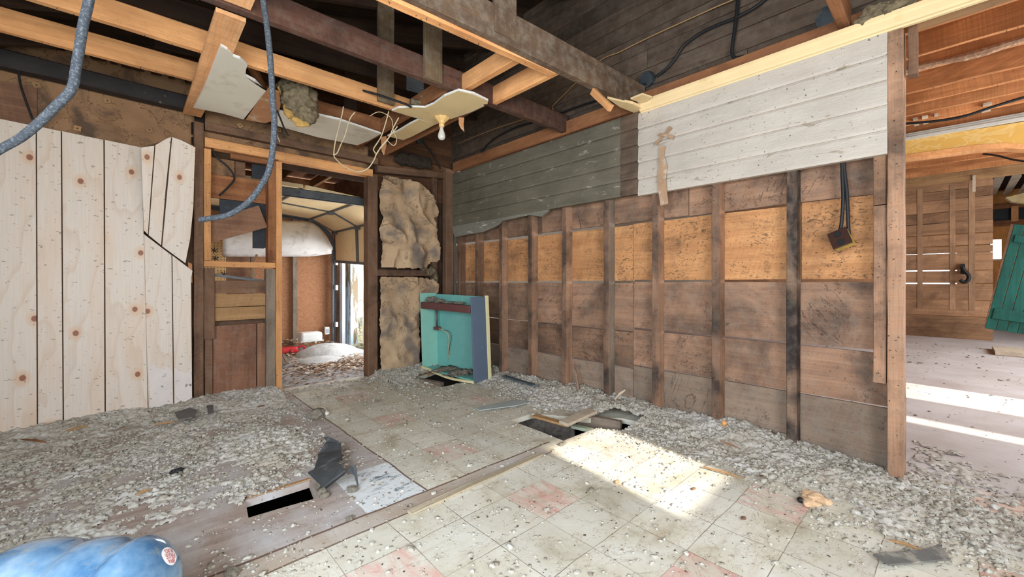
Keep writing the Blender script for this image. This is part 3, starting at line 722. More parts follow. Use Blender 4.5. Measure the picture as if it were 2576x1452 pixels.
# ---------------------------------------------------------------- torn drywall left on the ceiling
def drywall(pts, mat, label, z=2.300, th=.013):
    q = [PZ(x, y, z) for x, y in pts]; c = sum(q, Vector())/len(q)
    t = thing('ceiling_drywall', label, 'drywall', c)
    MB().prism(q, (0, 0, .0015)).build('painted_face', mat, parent=t)
    rr = random.Random(len(label)); qq = [p + (p-c).normalized()*rr.uniform(.0, .012) for p in q]
    MB().prism([p+Vector((0,0,.0016)) for p in qq], (0, 0, th)).build('gypsum_core', MT['gyps'], parent=t)
    return t
drywall([(556,118),(572,126),(586,142),(604,150),(622,166),(618,178),(617,192),(640,205),(668,232),(672,226),(641,264),(612,300),(560,286),(489,271),(515,220)], MT['drywall'], 'large torn white drywall piece on the orange strip, left of the hanging cable')
drywall([(703,280),(740,292),(770,300),(800,290),(850,302),(958,337),(930,352),(899,366),(800,345),(703,318),(690,300)], MT['drywall'], 'long white drywall piece above the doorway frame')
o = slab_z('brown_board', [(676,222),(702,232),(706,262),(698,300),(668,310),(618,302),(645,262)], 2.297, .006, MT['brownpaper'], 'brown paper-faced patch between the two white drywall pieces', 'board')
t = drywall([(989,279),(1003,272),(1040,270),(1072,271),(1092,262),(1118,243),(1153,229),(1190,238),(1228,254),(1226,262),(1212,263),(1214,268),(1180,283),(1120,305),(1096,313),(1057,300)], MT['drywally'], 'cream drywall piece holding the bare bulb lamp')
drywall([(1055,301),(1096,313),(1062,330),(1035,344),(1015,352),(976,343),(1004,330),(1030,314)], MT['drywally'], 'smaller cream drywall piece beyond the bare bulb lamp')
tag(MB().prism([P(958,345,3.6),P(972,342,3.6),P(972,366,3.6),P(966,392,3.6),P(960,380,3.6)], FW*.004).build('paper_scrap', MT['brownpaper']), 'torn tan paper scrap hanging by the cream wires', 'paper')
tag(MB().prism([P(1154,295,3.0),P(1168,296,3.0),P(1166,312,3.0),P(1168,332,3.0),P(1160,324,3.0),P(1154,312,3.0)], FW*.004).build('paper_scrap', MT['brownpaper']), 'torn tan paper scrap hanging right of the bulb', 'paper')

# ---------------------------------------------------------------- lamp
mat_porc = plain('yellowed_porcelain', (232,192,128), var=.15, scale=10, rough=.35, spots=(190,140,80), spec=.5)
mat_bulb = N('frosted_bulb', .25); mat_bulb.b.inputs['Base Color'].default_value = s2l((225,222,215)); mat_bulb.b.inputs['Transmission Weight'].default_value = .15; mat_bulb.b.inputs['Specular IOR Level'].default_value = .5; mat_bulb = mat_bulb.mat
lp = PZ(1111, 296, 2.299); t = thing('ceiling_lamp', 'yellowed porcelain lamp holder with a bare white bulb under the cream drywall', 'lamp', lp)
MB().lathe([(.062,0),(.064,-.006),(.058,-.012),(.046,-.022),(.03,-.034),(.024,-.046),(.0,-.048)], lp, seg=8).build('lamp_holder', mat_porc, parent=t, bevel=.001)
MB().lathe([(.018,-.046),(.022,-.05),(.022,-.072),(.017,-.076),(0,-.077)], lp, seg=24).build('socket', mat_porc, parent=t, smooth=True)
MB().lathe([(.014,-.074),(.015,-.095),(.021,-.112),(.027,-.130),(.030,-.146),(.028,-.160),(.021,-.171),(.010,-.177),(0,-.178)], lp, seg=28).build('bulb', mat_bulb, parent=t, smooth=True)

# ---------------------------------------------------------------- cables, wires, junction boxes
def cable(name, pts, r, mat, label, cat='cable', seg=10, n=12, flat=1.0):
    o = MB().tube(smooth_path(pts, n), r, seg).build(name, mat, smooth=True); return tag(o, label, cat)
cable('hanging_cable', [PZ(270,-560,2.36)]+[P(x,y,1.25) for x,y in ((243,-180),(232,-60),(222,10),(210,60),(200,120),(190,180),(186,208),(172,236),(140,268),(95,312),(50,348),(0,376),(-45,402),(-110,430))], .0125, MT['cable'], 'thick dusty grey cable hanging across the top left corner')
cable('hanging_cable', [PZ(640,-200,2.36)]+[P(x,y,1.7) for x,y in ((656,-60),(662,0),(672,70),(680,150),(686,240),(690,310),(687,370),(676,430),(655,470),(630,503),(600,527),(570,542),(540,548),(503,553))], .0115, MT['cable'], 'thick dusty grey cable hanging down in front of the doorway framing')
cable('black_cable', [P(x,y,3.02) for x,y in ((752,178),(790,186),(840,205),(890,222),(950,238),(985,250),(1020,262),(1035,270))], .008, MT['black'], 'black cable fallen along the long orange joist')
cable('black_cable', [PY(x,y,YB-.03) for x,y in ((46,165),(50,205),(62,245),(82,300))], .006, MT['black'], 'thin black wire on the stained paper in the top left corner')
cable('black_cable', [PX(x,y,2.86) for x,y in ((1143,418),(1190,408),(1220,370),(1250,345),(1300,320),(1370,300),(1450,270),(1540,240),(1600,218),(1628,210))], .008, MT['black'], 'black cable sagging from the back corner to the round box')
cable('black_cable', [PX(x,y,2.865) for x,y in ((1652,192),(1680,170),(1700,145),(1720,115),(1760,85),(1800,65),(1850,45),(1900,18),(1930,-5),(1990,-40))], .010, MT['black'], 'black cable rising to the right from the round box')
cable('black_cable', [PX(x,y,2.86) for x,y in ((1858,-60),(1856,0),(1850,60),(1843,110),(1842,135),(1850,146),(1870,142))], .011, MT['black'], 'black cable dropping straight down over the attic boards')
cable('black_cable', [PY(x,y,YB+.08) for x,y in ((1060,352),(1075,370),(1090,390),(1100,410),(1108,425))], .008, MT['black'], 'black cable running down to the right from the small round box')
cable('black_cable', [PY(x,y,YB+.02) for x,y in ((531,368),(545,395),(575,422),(590,448),(575,470),(552,492))], .008, MT['black'], 'black cable bent inside the upper left opening of the stud frame')
cable('thin_wire', [PX(x,y,2.868) for x,y in ((1150,362),(1250,322),(1380,280),(1395,262),(1500,160),(1560,130),(1620,100),(1680,72),(1740,45),(1800,18),(1860,-8),(1960,-60))], .0045, MT['tanwire'], 'long tan wire stapled along the attic boards')
mat_box = plain('painted_steel_box', (54,60,64), var=.2, rough=.5, spots=(120,118,110), amt=.3)
def roundbox(c, axis, r, d, label, parts=True):
    t = thing('junction_box', label, 'electrical box', c)
    MB().lathe([(r*.98,0),(r,.004),(r,d),(0,d)], c, axis, 10).build('box_body', mat_box, parent=t)
    MB().lathe([(r*1.03,d),(r*1.03,d+.004),(r*.6,d+.007),(0,d+.008)], c, axis, 16).build('box_cover', mat_box, parent=t)
    return t
roundbox(PX(1634,199,2.895), (-1,.15,-.35), .055, .045, 'dark round electrical box beside the dusty joist end')
roundbox(PX(2088,45,2.895), (-1,0,-.25), .06, .03, 'dark round electrical box near the top, left of the insulation tuft')
roundbox(PY(1052,352,YB+.10), (0,-1,-.2), .045, .04, 'small round electrical box in the dark back corner')
# cream wires looped in front of the doorway
def wires(label, pts, r=.0045): return cable('cream_wire', [P(x, y, 3.15) for x, y in pts], r, MT['romex'], label, 'wire', seg=7)
wires('long cream wire loop sagging below the doorway header', ((864,268),(860,290),(850,330),(843,360),(840,388),(845,400),(868,420),(900,432),(925,424),(941,402),(950,382),(976,350),(990,320),(1003,296)))
wires('shorter cream wire hanging beside the long loop', ((893,282),(880,300),(868,340),(857,365),(848,385),(838,390)))
wires('cream wire leaning against the sagging loop, ending in a hook', ((978,280),(970,310),(958,345),(941,372),(941,380),(948,386),(958,370),(975,350),(1000,318)))
wires('thin cream wire curled by the torn paper scrap', ((930,292),(950,282),(968,286),(985,300),(990,330),(998,352),(990,366),(972,352)), .003)
wires('thin stray cream wire end under the long white drywall', ((695,262),(698,300),(695,330),(704,358)), .003)
cable('black_cable', [P(x,y,2.9) for x,y in ((697,278),(706,300),(716,325),(726,343))], .006, MT['black'], 'short black cable end hanging below the brown patch')

# ---------------------------------------------------------------- insulation tufts
def blob(name, pts_r, mat, label, cat, seed=1, sub=4, amp=.4, freq=18, flat=None):
    import bmesh
    bm = bmesh.new()
    for (c, r_, sc) in pts_r:
        g = bmesh.ops.create_icosphere(bm, subdivisions=sub, radius=1.0)
        for v in g['verts']:
            d = v.co.normalized(); p = Vector((d.x*sc[0], d.y*sc[1], d.z*sc[2]))*r_
            nz = mnoise.fractal((p+Vector(c))*freq, 1.0, 2.0, 4) if False else mnoise.noise((p+Vector(c))*freq)+.5*mnoise.noise((p+Vector(c))*freq*2.3)+.25*mnoise.noise((p+Vector(c))*freq*5)
            v.co = Vector(c) + p*(1+amp*nz)
    me = bpy.data.meshes.new(name); o0 = Vector(pts_r[0][0])
    for v in bm.verts: v.co -= o0
    bm.to_mesh(me); bm.free(); me.materials.append(mat)
    me.polygons.foreach_set('use_smooth', [True]*len(me.polygons))
    o = bpy.data.objects.new(name, me); COL.objects.link(o); o.location = o0
    if label: tag(o, label, cat)
    return o
c0 = P(748,245,3.0); t = thing('insulation_chunk', 'large grey-brown insulation chunk hanging between drywall pieces', 'insulation', c0)
o = blob('fluffy_core', [(P(752,250,3.0), .115, (1,1,1.05)), (P(772,288,3.0), .075, (1,1,1)), (P(735,225,3.02), .085, (1,1,.9))], MT['bloom'], None, None, amp=.35, freq=22); o.parent = t; o.location -= c0
o = blob('yellow_edge', [(P(718,232,2.98), .05, (1.1,.7,1)), (P(730,282,2.97), .05, (.9,.6,1)), (P(757,308,2.97), .045, (1.3,.6,.8))], MT['bloomy'], None, None, amp=.4, freq=25, sub=3); o.parent = t; o.location -= c0
blob('insulation_chunk', [(P(468,222,3.4), .065, (.9,.6,1)), (P(452,250,3.4), .07, (.8,.6,1)), (P(440,282,3.4), .055, (.7,.6,1)), (P(482,240,3.42),.05,(.6,.6,1.5))], MT['bloomy'], 'torn yellow insulation hanging at the left edge of the drywall', 'insulation', amp=.5, freq=20)
blob('insulation_chunk', [(P(496,175,3.1), .034, (1,1,1.4)), (P(488,190,3.1), .03, (1,1,1.2))], MT['bloom'], 'small grey insulation tuft on the edge of the orange strip', 'insulation', sub=3, amp=.5, freq=40)
blob('insulation_chunk', [(PX(2210,30,2.80), .06, (.7,1.3,.6)), (PX(2235,22,2.80), .06, (.7,1.3,.6)), (PX(2260,12,2.80), .05, (.7,1.2,.6)), (PX(2192,44,2.80), .05, (.7,1.2,.6))], MT['bloom'], 'grey-brown insulation tuft on top of the crown moulding', 'insulation', amp=.5, freq=25)
blob('insulation_chunk', [(P(1058,264,3.2), .055, (1.6,1,.5)), (P(1084,248,3.18), .05, (1.5,1,.5)), (P(1038,274,3.22), .045, (1.4,1,.5))], MT['bloom'], 'grey insulation wisp lying above the cream drywall', 'insulation', sub=3, amp=.5, freq=30)
blob('insulation_chunk', [(PY(1020,402,YB+.03), .10, (1.4,.4,.7)), (PY(1042,405,YB+.03), .10, (1.4,.4,.7)), (PY(1065,410,YB+.03), .09, (1.4,.4,.7))], plain('dark_insulation', (62,52,44), var=.4, scale=30, rough=1, bump=1), 'dark matted insulation stuffed above the right bay of the back wall', 'insulation', amp=.4, freq=18)
# ---------------------------------------------------------------- wall_back framing
def xb(px, Y=YB): return PY(px, 708, Y).x
def zb(px, py, Y=YB): return PY(px, py, Y).z
def vb(px0, px1, z0, z1, mat, label, Y=YB, dep=.09, nails=6, name='wall_stud', cat='stud'):
    a, b = xb(px0, Y), xb(px1, Y)
    return lumber(name, ((a+b)/2, Y+dep/2, z0), ((a+b)/2, Y+dep/2, z1), dep, b-a, mat, label, cat, up=(1,0,0), nails=nails)
def hb(px0, px1, ptop, pbot, mat, label, Y=YB, dep=.09, nails=0, name='rail_board', cat='board', pr=None):
    a, b = xb(px0, Y), xb(px1, Y); zt, zl = zb(px0, ptop, Y), zb(px0, pbot, Y); zr = (zt+zl)/2
    z2 = zr if pr is None else zb(px1, pr, Y)
    return lumber(name, (a, Y+dep/2, zr), (b, Y+dep/2, z2), dep, zt-zl, mat, label, cat, nails=nails, nail_face='back')
vb(488, 513, -.01, 2.28, MT['studbr'], 'dark full-height stud right of the pine panels', nails=16)
vb(513.5, 531, 1.17, 2.075, MT['orange'], 'light orange stud at the left of the upper frame opening', nails=16, Y=YB-.01)
vb(514, 541, .53, 1.11, MT['studbr'], 'short dark stud piece under the sill, left side', nails=5)
vb(515, 535, -.01, .525, MT['studbr'], 'dark stud foot under the short piece at left', nails=2, Y=YB+.03, dep=.06)
vb(675, 695, 1.17, 2.075, MT['orangedk'], 'orange-brown stud at the right of the upper frame opening', nails=8, dep=.11)
vb(669.5, 694, -.01, 1.11, MT['studgrey'], 'grey rough stud under the sill, right side', nails=3)
vb(694.5, 710, -.01, 2.075, MT['orange'], 'tall orange stud forming the left side of the doorway', nails=14, dep=.10)
vb(926, 951, -.01, 2.12, MT['studbr'], 'dark rough post forming the right side of the doorway', nails=14, dep=.12)
vb(1088, 1100, -.01, 2.30, MT['studbr'], 'dim dark stud at the right edge of the paper-covered bay', Y=YB+.04, dep=.05, nails=0)
vb(1122, 1142, -.01, 2.34, MT['studbr'], 'dark corner post where the two walls meet', Y=YB-.02, dep=.08, nails=12, name='corner_post', cat='post')
# plates and rails
a, b = xb(515), xb(937); z = zb(515, 357)
lumber('top_plate', (a, YB+.04, z), (b, YB+.04, z-.0), .10, .075, MT['orange'], 'orange plate running across the top of the frame and doorway', 'beam', nails=14, nail_face='back')
hb(516, 951, 305, 325, MT['studbr'], 'dark upper plate just above the orange plate', name='top_plate', cat='beam', Y=YB+.02, dep=.07)
lumber('header_beam', (xb(711), YB+.13, zb(711,392,YB+.1)), (xb(928), YB+.13, zb(711,392,YB+.1)), .05, .10, MT['dark'], 'dark header set back above the doorway', 'beam')
lumber('header_beam', (xb(711), YB+.10, zb(711,404,YB+.1)), (xb(928), YB+.10, zb(711,404,YB+.1)), .04, .008, MT['paleboard'], 'thin pale edge strip under the dark doorway header', 'strip')
hb(580, 676, 385, 397, MT['orangedk'], 'short orange strip under the top plate in the upper opening', name='rail_board', Y=YB+.03, dep=.04)
hb(513, 693, 656, 671, MT['orange'], 'orange sill across the middle of the stud frame', name='window_sill', cat='board', Y=YB-.012, dep=.11, nails=4)
hb(540, 669, 706, 739, MT['studbr'], 'dark horizontal board, top of the three under the sill', Y=YB+.03, dep=.025)
hb(540, 669, 741, 773, MT['tan'], 'tan horizontal board, middle of the three under the sill', Y=YB+.03, dep=.025)
hb(540, 669, 775, 808, MT['tan'], 'tan horizontal board, lowest of the three under the sill', Y=YB+.03, dep=.025)
vb(536, 645, -.01, .63, wood('redbrown_vertical', (112,78,60), (140,98,76), stain=(60,44,38), amt=.5, axis='X', speck=.4, dust=.2), 'wide red-brown vertical board at the foot of the frame, with a round hole', Y=YB+.05, dep=.022, nails=0, name='wall_board', cat='board')
vb(647, 669, -.01, .63, MT['board'], 'narrow red-brown vertical board beside the grey stud', Y=YB+.05, dep=.022, nails=0, name='wall_board', cat='board')
# upper opening: boards seen inside
hb(531, 676, 437, 497, MT['orangedk'], 'brown board across the upper opening of the frame', Y=YB+.10, dep=.03, name='wall_board')
q = [(533,592),(640,517),(653,517),(674,571),(640,582),(535,612)]
q = [PY(x, y, YB+.06) for x, y in ((531,548),(600,532),(651,517),(673,572),(600,592),(533,611))]
tag(MB().prism(q, (0, .02, 0)).build('loose_board', MT['board'], bevel=.002), 'tilted red-brown board hanging in the upper opening', 'board')
mat_foam = plain('blue_black_board', (46,50,56), var=.3, scale=10, rough=.6, spots=(74,82,90), sscale=14)
def pane(name, pts, Y, th, mat, label, cat): return tag(MB().prism([PY(x, y, Y) for x, y in pts], (0, th, 0)).build(name, mat), label, cat)
pane('insulation_board', ((553,495),(680,506),(680,570),(553,570)), YB+.14, .03, mat_foam, 'blue-black board behind the tilted board', 'board')
pane('insulation_board', ((637,560),(674,560),(674,622),(664,625),(637,624)), YB+.15, .03, mat_foam, 'dark board end with torn corner below the tilted board', 'board')
pane('insulation_board', ((634,395),(676,400),(676,452),(634,447)), YB+.15, .03, mat_foam, 'dark board at the top right of the upper opening', 'board')
pane('wall_board', ((592,385),(617,388),(617,446),(592,442)), YB+.14, .02, MT['studbr'], 'narrow brown upright in the top of the upper opening', 'board')
# paper / sheathing at the back of the frame
mat_paper = None
def paper_mat(name, c1, c2, st, hi=.62):
    k = N(name, .8); v = k.coord('Object')
    n = k.noise(v, 2.2, 5, .6, .8); c = k.ramp(n, [(.3, s2l(c1)), (.65, s2l(c2))])
    n2 = k.noise(k.vmath('ADD', v, (4., 2., 9.)), 3.0, 5, .6, 1.0)
    c = k.mix(k.math('MULTIPLY', k.ramp(n2, [(.5, 0), (hi+.03, 1)]), .75), c, s2l(st))
    ring = k.math('LESS_THAN', k.math('ABSOLUTE', k.math('SUBTRACT', n2, .5)), .006)
    c = k.mix(k.math('MULTIPLY', ring, .6), c, s2l((70, 48, 30)))
    sp = k.noise(v, 70, 2); c = k.mix(k.math('MULTIPLY', k.ramp(sp, [(.67, 0), (.71, 1)]), .5), c, s2l((60,48,36)))
    k.bump(k.noise(v, 9, 4), .25, .01); return k.done(c)
mat_paper = paper_mat('stained_brown_paper', (138,104,74), (168,130,96), (66,56,52))
mat_paper2 = paper_mat('crumpled_brown_paper', (168,138,108), (202,172,138), (106,100,98))
def crumple(name, Y, x0, x1, z0, z1, outline, mat, amp, freq, seed, label, cat, res=.008, curl=None, th=.0015):
    nx, nz = int((x1-x0)/res), int((z1-z0)/res)
    X, Z = np.meshgrid(np.linspace(x0, x1, nx), np.linspace(z0, z1, nz), indexing='xy')
    D = np.abs(fbm(X, Z, freq, 3, seed)-.5)*2
    D = sm_(D); D2 = fbm(X*1.4+Z*.5, Z*.5-X*.5, freq*1.6, 2, seed+3)
    off = amp*((1-D)**2*.9 + D2*.5)
    if curl is not None: off = off + curl(X, Z)
    V = np.stack([X.ravel(), (Y-off).ravel(), Z.ravel()], 1)
    jx = X + .02*(vnoise(X, Z, 30, seed)-.5); jz = Z + .02*(vnoise(X, Z, 30, seed+1)-.5)
    ins = inpoly(jx, jz, outline)
    idx = np.arange(nx*nz).reshape(nz, nx)
    ok = ins[:-1,:-1] & ins[1:,:-1] & ins[:-1,1:] & ins[1:,1:]
    Q = np.stack([idx[:-1,:-1], idx[:-1,1:], idx[1:,1:], idx[1:,:-1]], -1)[ok]
    used = np.unique(Q); remap = -np.ones(nx*nz, int); remap[used] = np.arange(len(used))
    Vu = V[used]; c0_ = Vector(Vu.mean(0)); o = np_mesh(name, Vu-np.array(c0_), remap[Q], [mat]); o.location = c0_
    s = o.modifiers.new('s', 'SOLIDIFY'); s.thickness = th
    if label: tag(o, label, cat)
    return o
def sm_(a):
    for _ in range(3): a = (a + np.roll(a,1,0) + np.roll(a,-1,0) + np.roll(a,1,1) + np.roll(a,-1,1))/5
    return a
def ol(pts, Y): return [(PY(x, y, Y).x, PY(x, y, Y).z) for x, y in pts]
crumple('vapour_paper', YB+.09, -1.0, xb(492), 1.7, 2.62, [(-1.0,1.7),(xb(492),1.7),(xb(492),2.62),(-1.0,2.62)], mat_paper, .015, 3, 5, 'stained brown building paper above the pine panels', 'paper', res=.02)
pane('wall_board', ((-60,190),(93,222),(93,320),(-60,300)), YB+.055, .02, MT['board'], 'red-brown board showing in the gap at the top left corner', 'board')
crumple('vapour_paper', YB+.11, xb(512), xb(940), 2.02, 2.45, [(xb(512),2.13),(xb(940),2.13),(xb(940),2.45),(xb(512),2.45)], mat_paper, .02, 4, 8, 'stained brown building paper above the doorway', 'paper', res=.02)
pane('vapour_paper', ((531,372),(590,372),(590,442),(531,440)), YB+.14, .006, mat_paper, 'scrap of stained paper in the upper left of the frame opening', 'paper')
for k_, (x_, y_) in enumerate(((270,253),(195,323),(376,327),(92,214),(604,316),(702,327))):
    p = PY(x_, y_, YB+.06); s_ = .018
    a_ = R([10, -8, 14, 20, 40, 5][k_]); ca, sa = math.cos(a_)*s_, math.sin(a_)*s_
    o = MB().prism([(p.x-ca+sa, p.y, p.z-sa-ca), (p.x+ca+sa, p.y, p.z+sa-ca), (p.x+ca-sa, p.y, p.z+sa+ca), (p.x-ca-sa, p.y, p.z-sa+ca)], (0, .003, 0))
    o.lathe([(.005,0),(.004,-.003),(0,-.004)], p, (0,1,0), 8, 1)
    tag(o.build('nail_washer', [MT['tan'], MT['nail']]), ['small square nailing disc on the paper under the black beam','small square nailing disc just above the second pine plank','small square nailing disc near the right end of the stained paper','small square nailing disc by the red-brown board','tilted square nailing disc above the stud frame','square nailing disc above the doorway left corner'][k_], 'washer')
lumber('top_plate', (-1.04, YB-.0, 2.42), (xb(487), YB-.0, 2.40), .10, .11, plain('blackened_beam', (48,42,42), var=.3, scale=12, rough=.6, spots=(150,138,112), amt=.7, lo=.66, hi=.72, sscale=24), 'blackened beam along the top of the back wall at left', 'beam')
# right bay
zz = lambda px, py: PY(px, py, YB).z
Yp = YB+.06
crumple('vapour_paper', Yp, xb(948), xb(1104), .9, 2.2, ol([(950,448),(968,444),(1000,452),(1040,462),(1066,480),(1084,510),(1101,536),(1092,548),(1084,552),(1088,590),(1098,620),(1100,650),(1092,662),(1080,660),(1066,676),(1040,678),(1000,676),(950,672)], Yp), mat_paper2, .11, 3.2, 11, 'crumpled brown paper bulging from the upper bay right of the doorway', 'paper', res=.006)
crumple('vapour_paper', Yp, xb(948), xb(1104), -.05, 1.05, ol([(950,694),(1060,698),(1080,702),(1100,716),(1104,734),(1090,742),(1052,745),(1050,930),(950,935)], Yp), mat_paper2, .07, 3.6, 21, 'crumpled brown paper in the lower bay beside the turquoise cabinet', 'paper', res=.006)
hb(949, 1100, 678, 694, MT['studbr'], 'dusty dark crossboard between the two crumpled papers', Y=YB+.0, dep=.08, name='blocking', cat='block')
hb(950, 1124, 415, 433, MT['studbr'], 'dark crossboard above the crumpled paper', Y=YB+.01, dep=.07, name='blocking', cat='block', pr=442)
struct(MB().box((xb(949), YB+.12, -.02), (2.94, YB+.14, 2.0)).build('wall_back', wood('dark_sheathing_back', (70,52,42), (96,70,54), stain=(40,32,30), amt=.7, axis='Z', speck=.4), origin=(0,0,0)))
# sheathing left of the doorway, behind frame and panels
struct(MB().box((-1.05, YB+.125, -.02), (.36, YB+.14, 2.45)).box((xb(512), YB+.125, -.02), (xb(694), YB+.14, .80)).build('wall_back', MT['studbr'], origin=(0,0,0)))
blob('insulation_chunk', [(PY(1085,682,YB+.0), .045, (1.3,.6,.9)), (PY(1096,700,YB+.0), .035, (.8,.6,1.6)), (PY(1065,676,YB+.0), .03, (1.4,.6,.6))], MT['bloom'], 'grey fluff clinging to the end of the dusty crossboard', 'insulation', amp=.6, freq=45)

# ---------------------------------------------------------------- pine panels
def pine_mat():
    k = N('printed_pine_panel', .5); v = k.coord('Object')
    at = k.n('ShaderNodeAttribute'); at.attribute_name = 'plank'; pr = at.outputs['Fac']
    cm = k.n('ShaderNodeCombineXYZ')
    for i, m_ in enumerate((13., 0., 29.)): k.lk(k.math('MULTIPLY', pr, m_), cm.inputs[i])
    vec = k.vmath('ADD', v, cm.outputs[0])
    warp = k.noise(k.scale(vec, (2.5, 1, .8)), 1.0, 3, .5)
    x, y, z = k.xyz(vec)
    ph = k.math('ADD', k.math('MULTIPLY', x, 8.0), k.math('MULTIPLY', warp, 7.0))
    wv = k.math('FRACT', ph)
    c = k.mix(k.ramp(wv, [(0., 0), (.75, .1), (.93, .55), (1., 0)]), s2l((222,208,194)), s2l((208,184,162)))
    f = k.noise(k.scale(vec, (120, 1, 4)), 1.0, 3)
    c = k.mix(.6, c, k.ramp(f, [(.3, .9), (.7, 1.06)]), 'MULTIPLY')
    b = k.noise(k.scale(vec, (3, 1, .7)), 2.0, 3); c = k.mix(k.math('MULTIPLY', k.ramp(b, [(.5, 0), (.7, 1)]), .4), c, s2l((220,180,142)))
    x2, y2, z2 = k.xyz(vec); c2 = k.n('ShaderNodeCombineXYZ'); k.lk(x2, c2.inputs[0]); k.lk(k.math('MULTIPLY', z2, .75), c2.inputs[1])
    vd = k.voro(c2.outputs[0], 4.4, randomness=1.0, dim='2D')
    vc = k.voro(c2.outputs[0], 4.4, randomness=1.0, dim='2D', out='Color'); sel = k.math('GREATER_THAN', k.xyz(vc)[0], .62)
    c = k.mix(k.math('MULTIPLY', sel, k.math('MULTIPLY', k.ramp(vd, [(.10, 1), (.2, 0)]), .5)), c, s2l((216,170,128)))
    c = k.mix(k.math('MULTIPLY', sel, k.ramp(vd, [(.055, 1), (.075, 0)])), c, s2l((146,92,66)))
    sp = k.noise(k.scale(v, (1, 1, 1.6)), 34, 3, .6); spm = k.noise(v, 3, 3)
    c = k.mix(k.math('MULTIPLY', k.ramp(sp, [(.65, 0), (.68, 1)]), .7), c, s2l((120,112,92)))
    k.b.inputs['Specular IOR Level'].default_value = .4
    k.bump(f, .08, .002); return k.done(c)
MT['pine'] = pine_mat(); MT['groove'] = plain('panel_groove', (84,62,46), var=.3, scale=60, rough=1)
def panel(name, plank_polys, back_poly, th, label, off=Vector((0,-.012,0)), extra=None):
    mb = MB(); tones = []
    for i, pl in enumerate(plank_polys):
        n0 = len(mb.v); mb.prism(pl, off, 0); tones += [.13+.29*i]*(len(mb.v)-n0)
    mb.prism(back_poly, -off*.4 if False else Vector((0,.004,0)), 1); tones += [0]*(len(mb.v)-len(tones))
    o = mb.build(name, [MT['pine'], MT['groove']])
    at = o.data.attributes.new('plank', 'FLOAT', 'POINT'); at.data.foreach_set('value', tones)
    return tag(o, label, 'panel')
YP = YB-.03
def gp(px, py, Y=YP): return PY(px, py, Y)
xs_top = [-130, 92, 155, 262, 356]; xs_bot = [-130, 95, 160, 265, 372]
def ytop(x): return 300 + (372-300)*(x/355.0)
def ybot(x): return 1106 - (1106-1038)*(x/372.0)
pl = []
for i in range(4):
    g0 = 1.8 if i else 0
    pl.append([gp(xs_bot[i]+g0, ybot(xs_bot[i])), gp(xs_bot[i+1]-1.8*(i < 3), ybot(xs_bot[i+1])), gp(xs_top[i+1]-1.8*(i < 3), ytop(xs_top[i+1])), gp(xs_top[i]+g0, ytop(xs_top[i]))])
bk = [gp(xs_bot[0], ybot(xs_bot[0])), gp(xs_bot[4], ybot(xs_bot[4])), gp(xs_top[4], ytop(xs_top[4])), gp(xs_top[0], ytop(xs_top[0]))]
panel('pine_panel', pl, bk, .012, 'large knotty pine wall panel with dark grooves at the far left')
Y2 = YB-.015
g2 = lambda x, y: gp(x, y, Y2)
panel('pine_panel', [[g2(374,1032), g2(435.5,1026), g2(431,642), g2(360,588), g2(362,700)], [g2(438.5,1026), g2(483,1020), g2(480,700), g2(484,682), g2(433.5,643)]],
      [g2(374,1032), g2(483,1020), g2(482,682), g2(360,588)], .01, 'lower half of the snapped pine panel, peeled white near the floor')
# upper half leans out into the room
def g3(x, y):
    t_ = min(1, max(0, (640-y)/280)); return PY(x, y, YB-.04-.10*t_)
panel('pine_panel', [[g3(362,580), g3(372,590), g3(378,500), g3(388,368), g3(355,372)], [g3(374,592), g3(405,617), g3(416,480), g3(430,346), g3(421,349), g3(391,366)], [g3(408,620), g3(452,652), g3(466,662), g3(478,600), g3(486,520), g3(488,440), g3(491,372), g3(458,355), g3(433,346)]],
      [g3(362,580), g3(466,662), g3(478,600), g3(486,520), g3(491,372), g3(433,347), g3(355,373)], .01, 'snapped upper half of the pine panel leaning outward beside the dark stud')
MT['peel'] = plain('peeled_white', (222,212,206), var=.08, rough=.8, spots=(120,112,98), amt=.8, lo=.6, hi=.63, sscale=20)
# lower peeled area is a child of the lower half panel
low_panel = [o for o in COL.objects if o.name.startswith('pine_panel') and 'lower half' in o.get('label', '')][0]
p_ = MB().prism([g2(378,1031), g2(434,1025.5), g2(433,935), g2(418,920), g2(400,928), g2(385,915), g2(374,930)], (0,-.0135,0)).prism([g2(439,1025), g2(482,1020), g2(481,930), g2(465,940), g2(438,925)], (0,-.0135,0)).build('peeled_patch', MT['peel'], parent=low_panel)
tag(p_, 'peeled white patch')
tag(MB().prism([gp(473,660,YB-.02), gp(483,664,YB-.02), gp(484,712,YB-.02), gp(475,708,YB-.02)], (0,.01,0)).build('wood_scrap', MT['brownpaper']), 'small tan splinter hanging beside the dark stud at mid height', 'scrap')

# ---------------------------------------------------------------- garage beyond the doorway
XG = 2.42; YG = 6.9
osb = N('osb_board', .85); v = osb.coord('Object')
c = osb.ramp(osb.voro(osb.scale(v, (1, 1, 2.2)), 28, out='Color') if False else osb.noise(osb.scale(v, (1,1,2)), 22, 5, .7, 2.5), [(.35, s2l((138,94,68))), (.55, s2l((172,122,88))), (.7, s2l((198,150,112)))])
osb.bump(osb.noise(v, 30, 4, .6, 2), .3, .004); MT['osb'] = osb.done(c)
struct(MB().box((-2.2, YG, -.06), (XG, YG+.05, 2.6)).build('wall_garage', MT['osb'], origin=(0,0,0)))
struct(MB().box((-2.25, 4.24, -.06), (-2.2, YG, 2.6)).build('wall_garage', MT['osb'], origin=(0,0,0)))
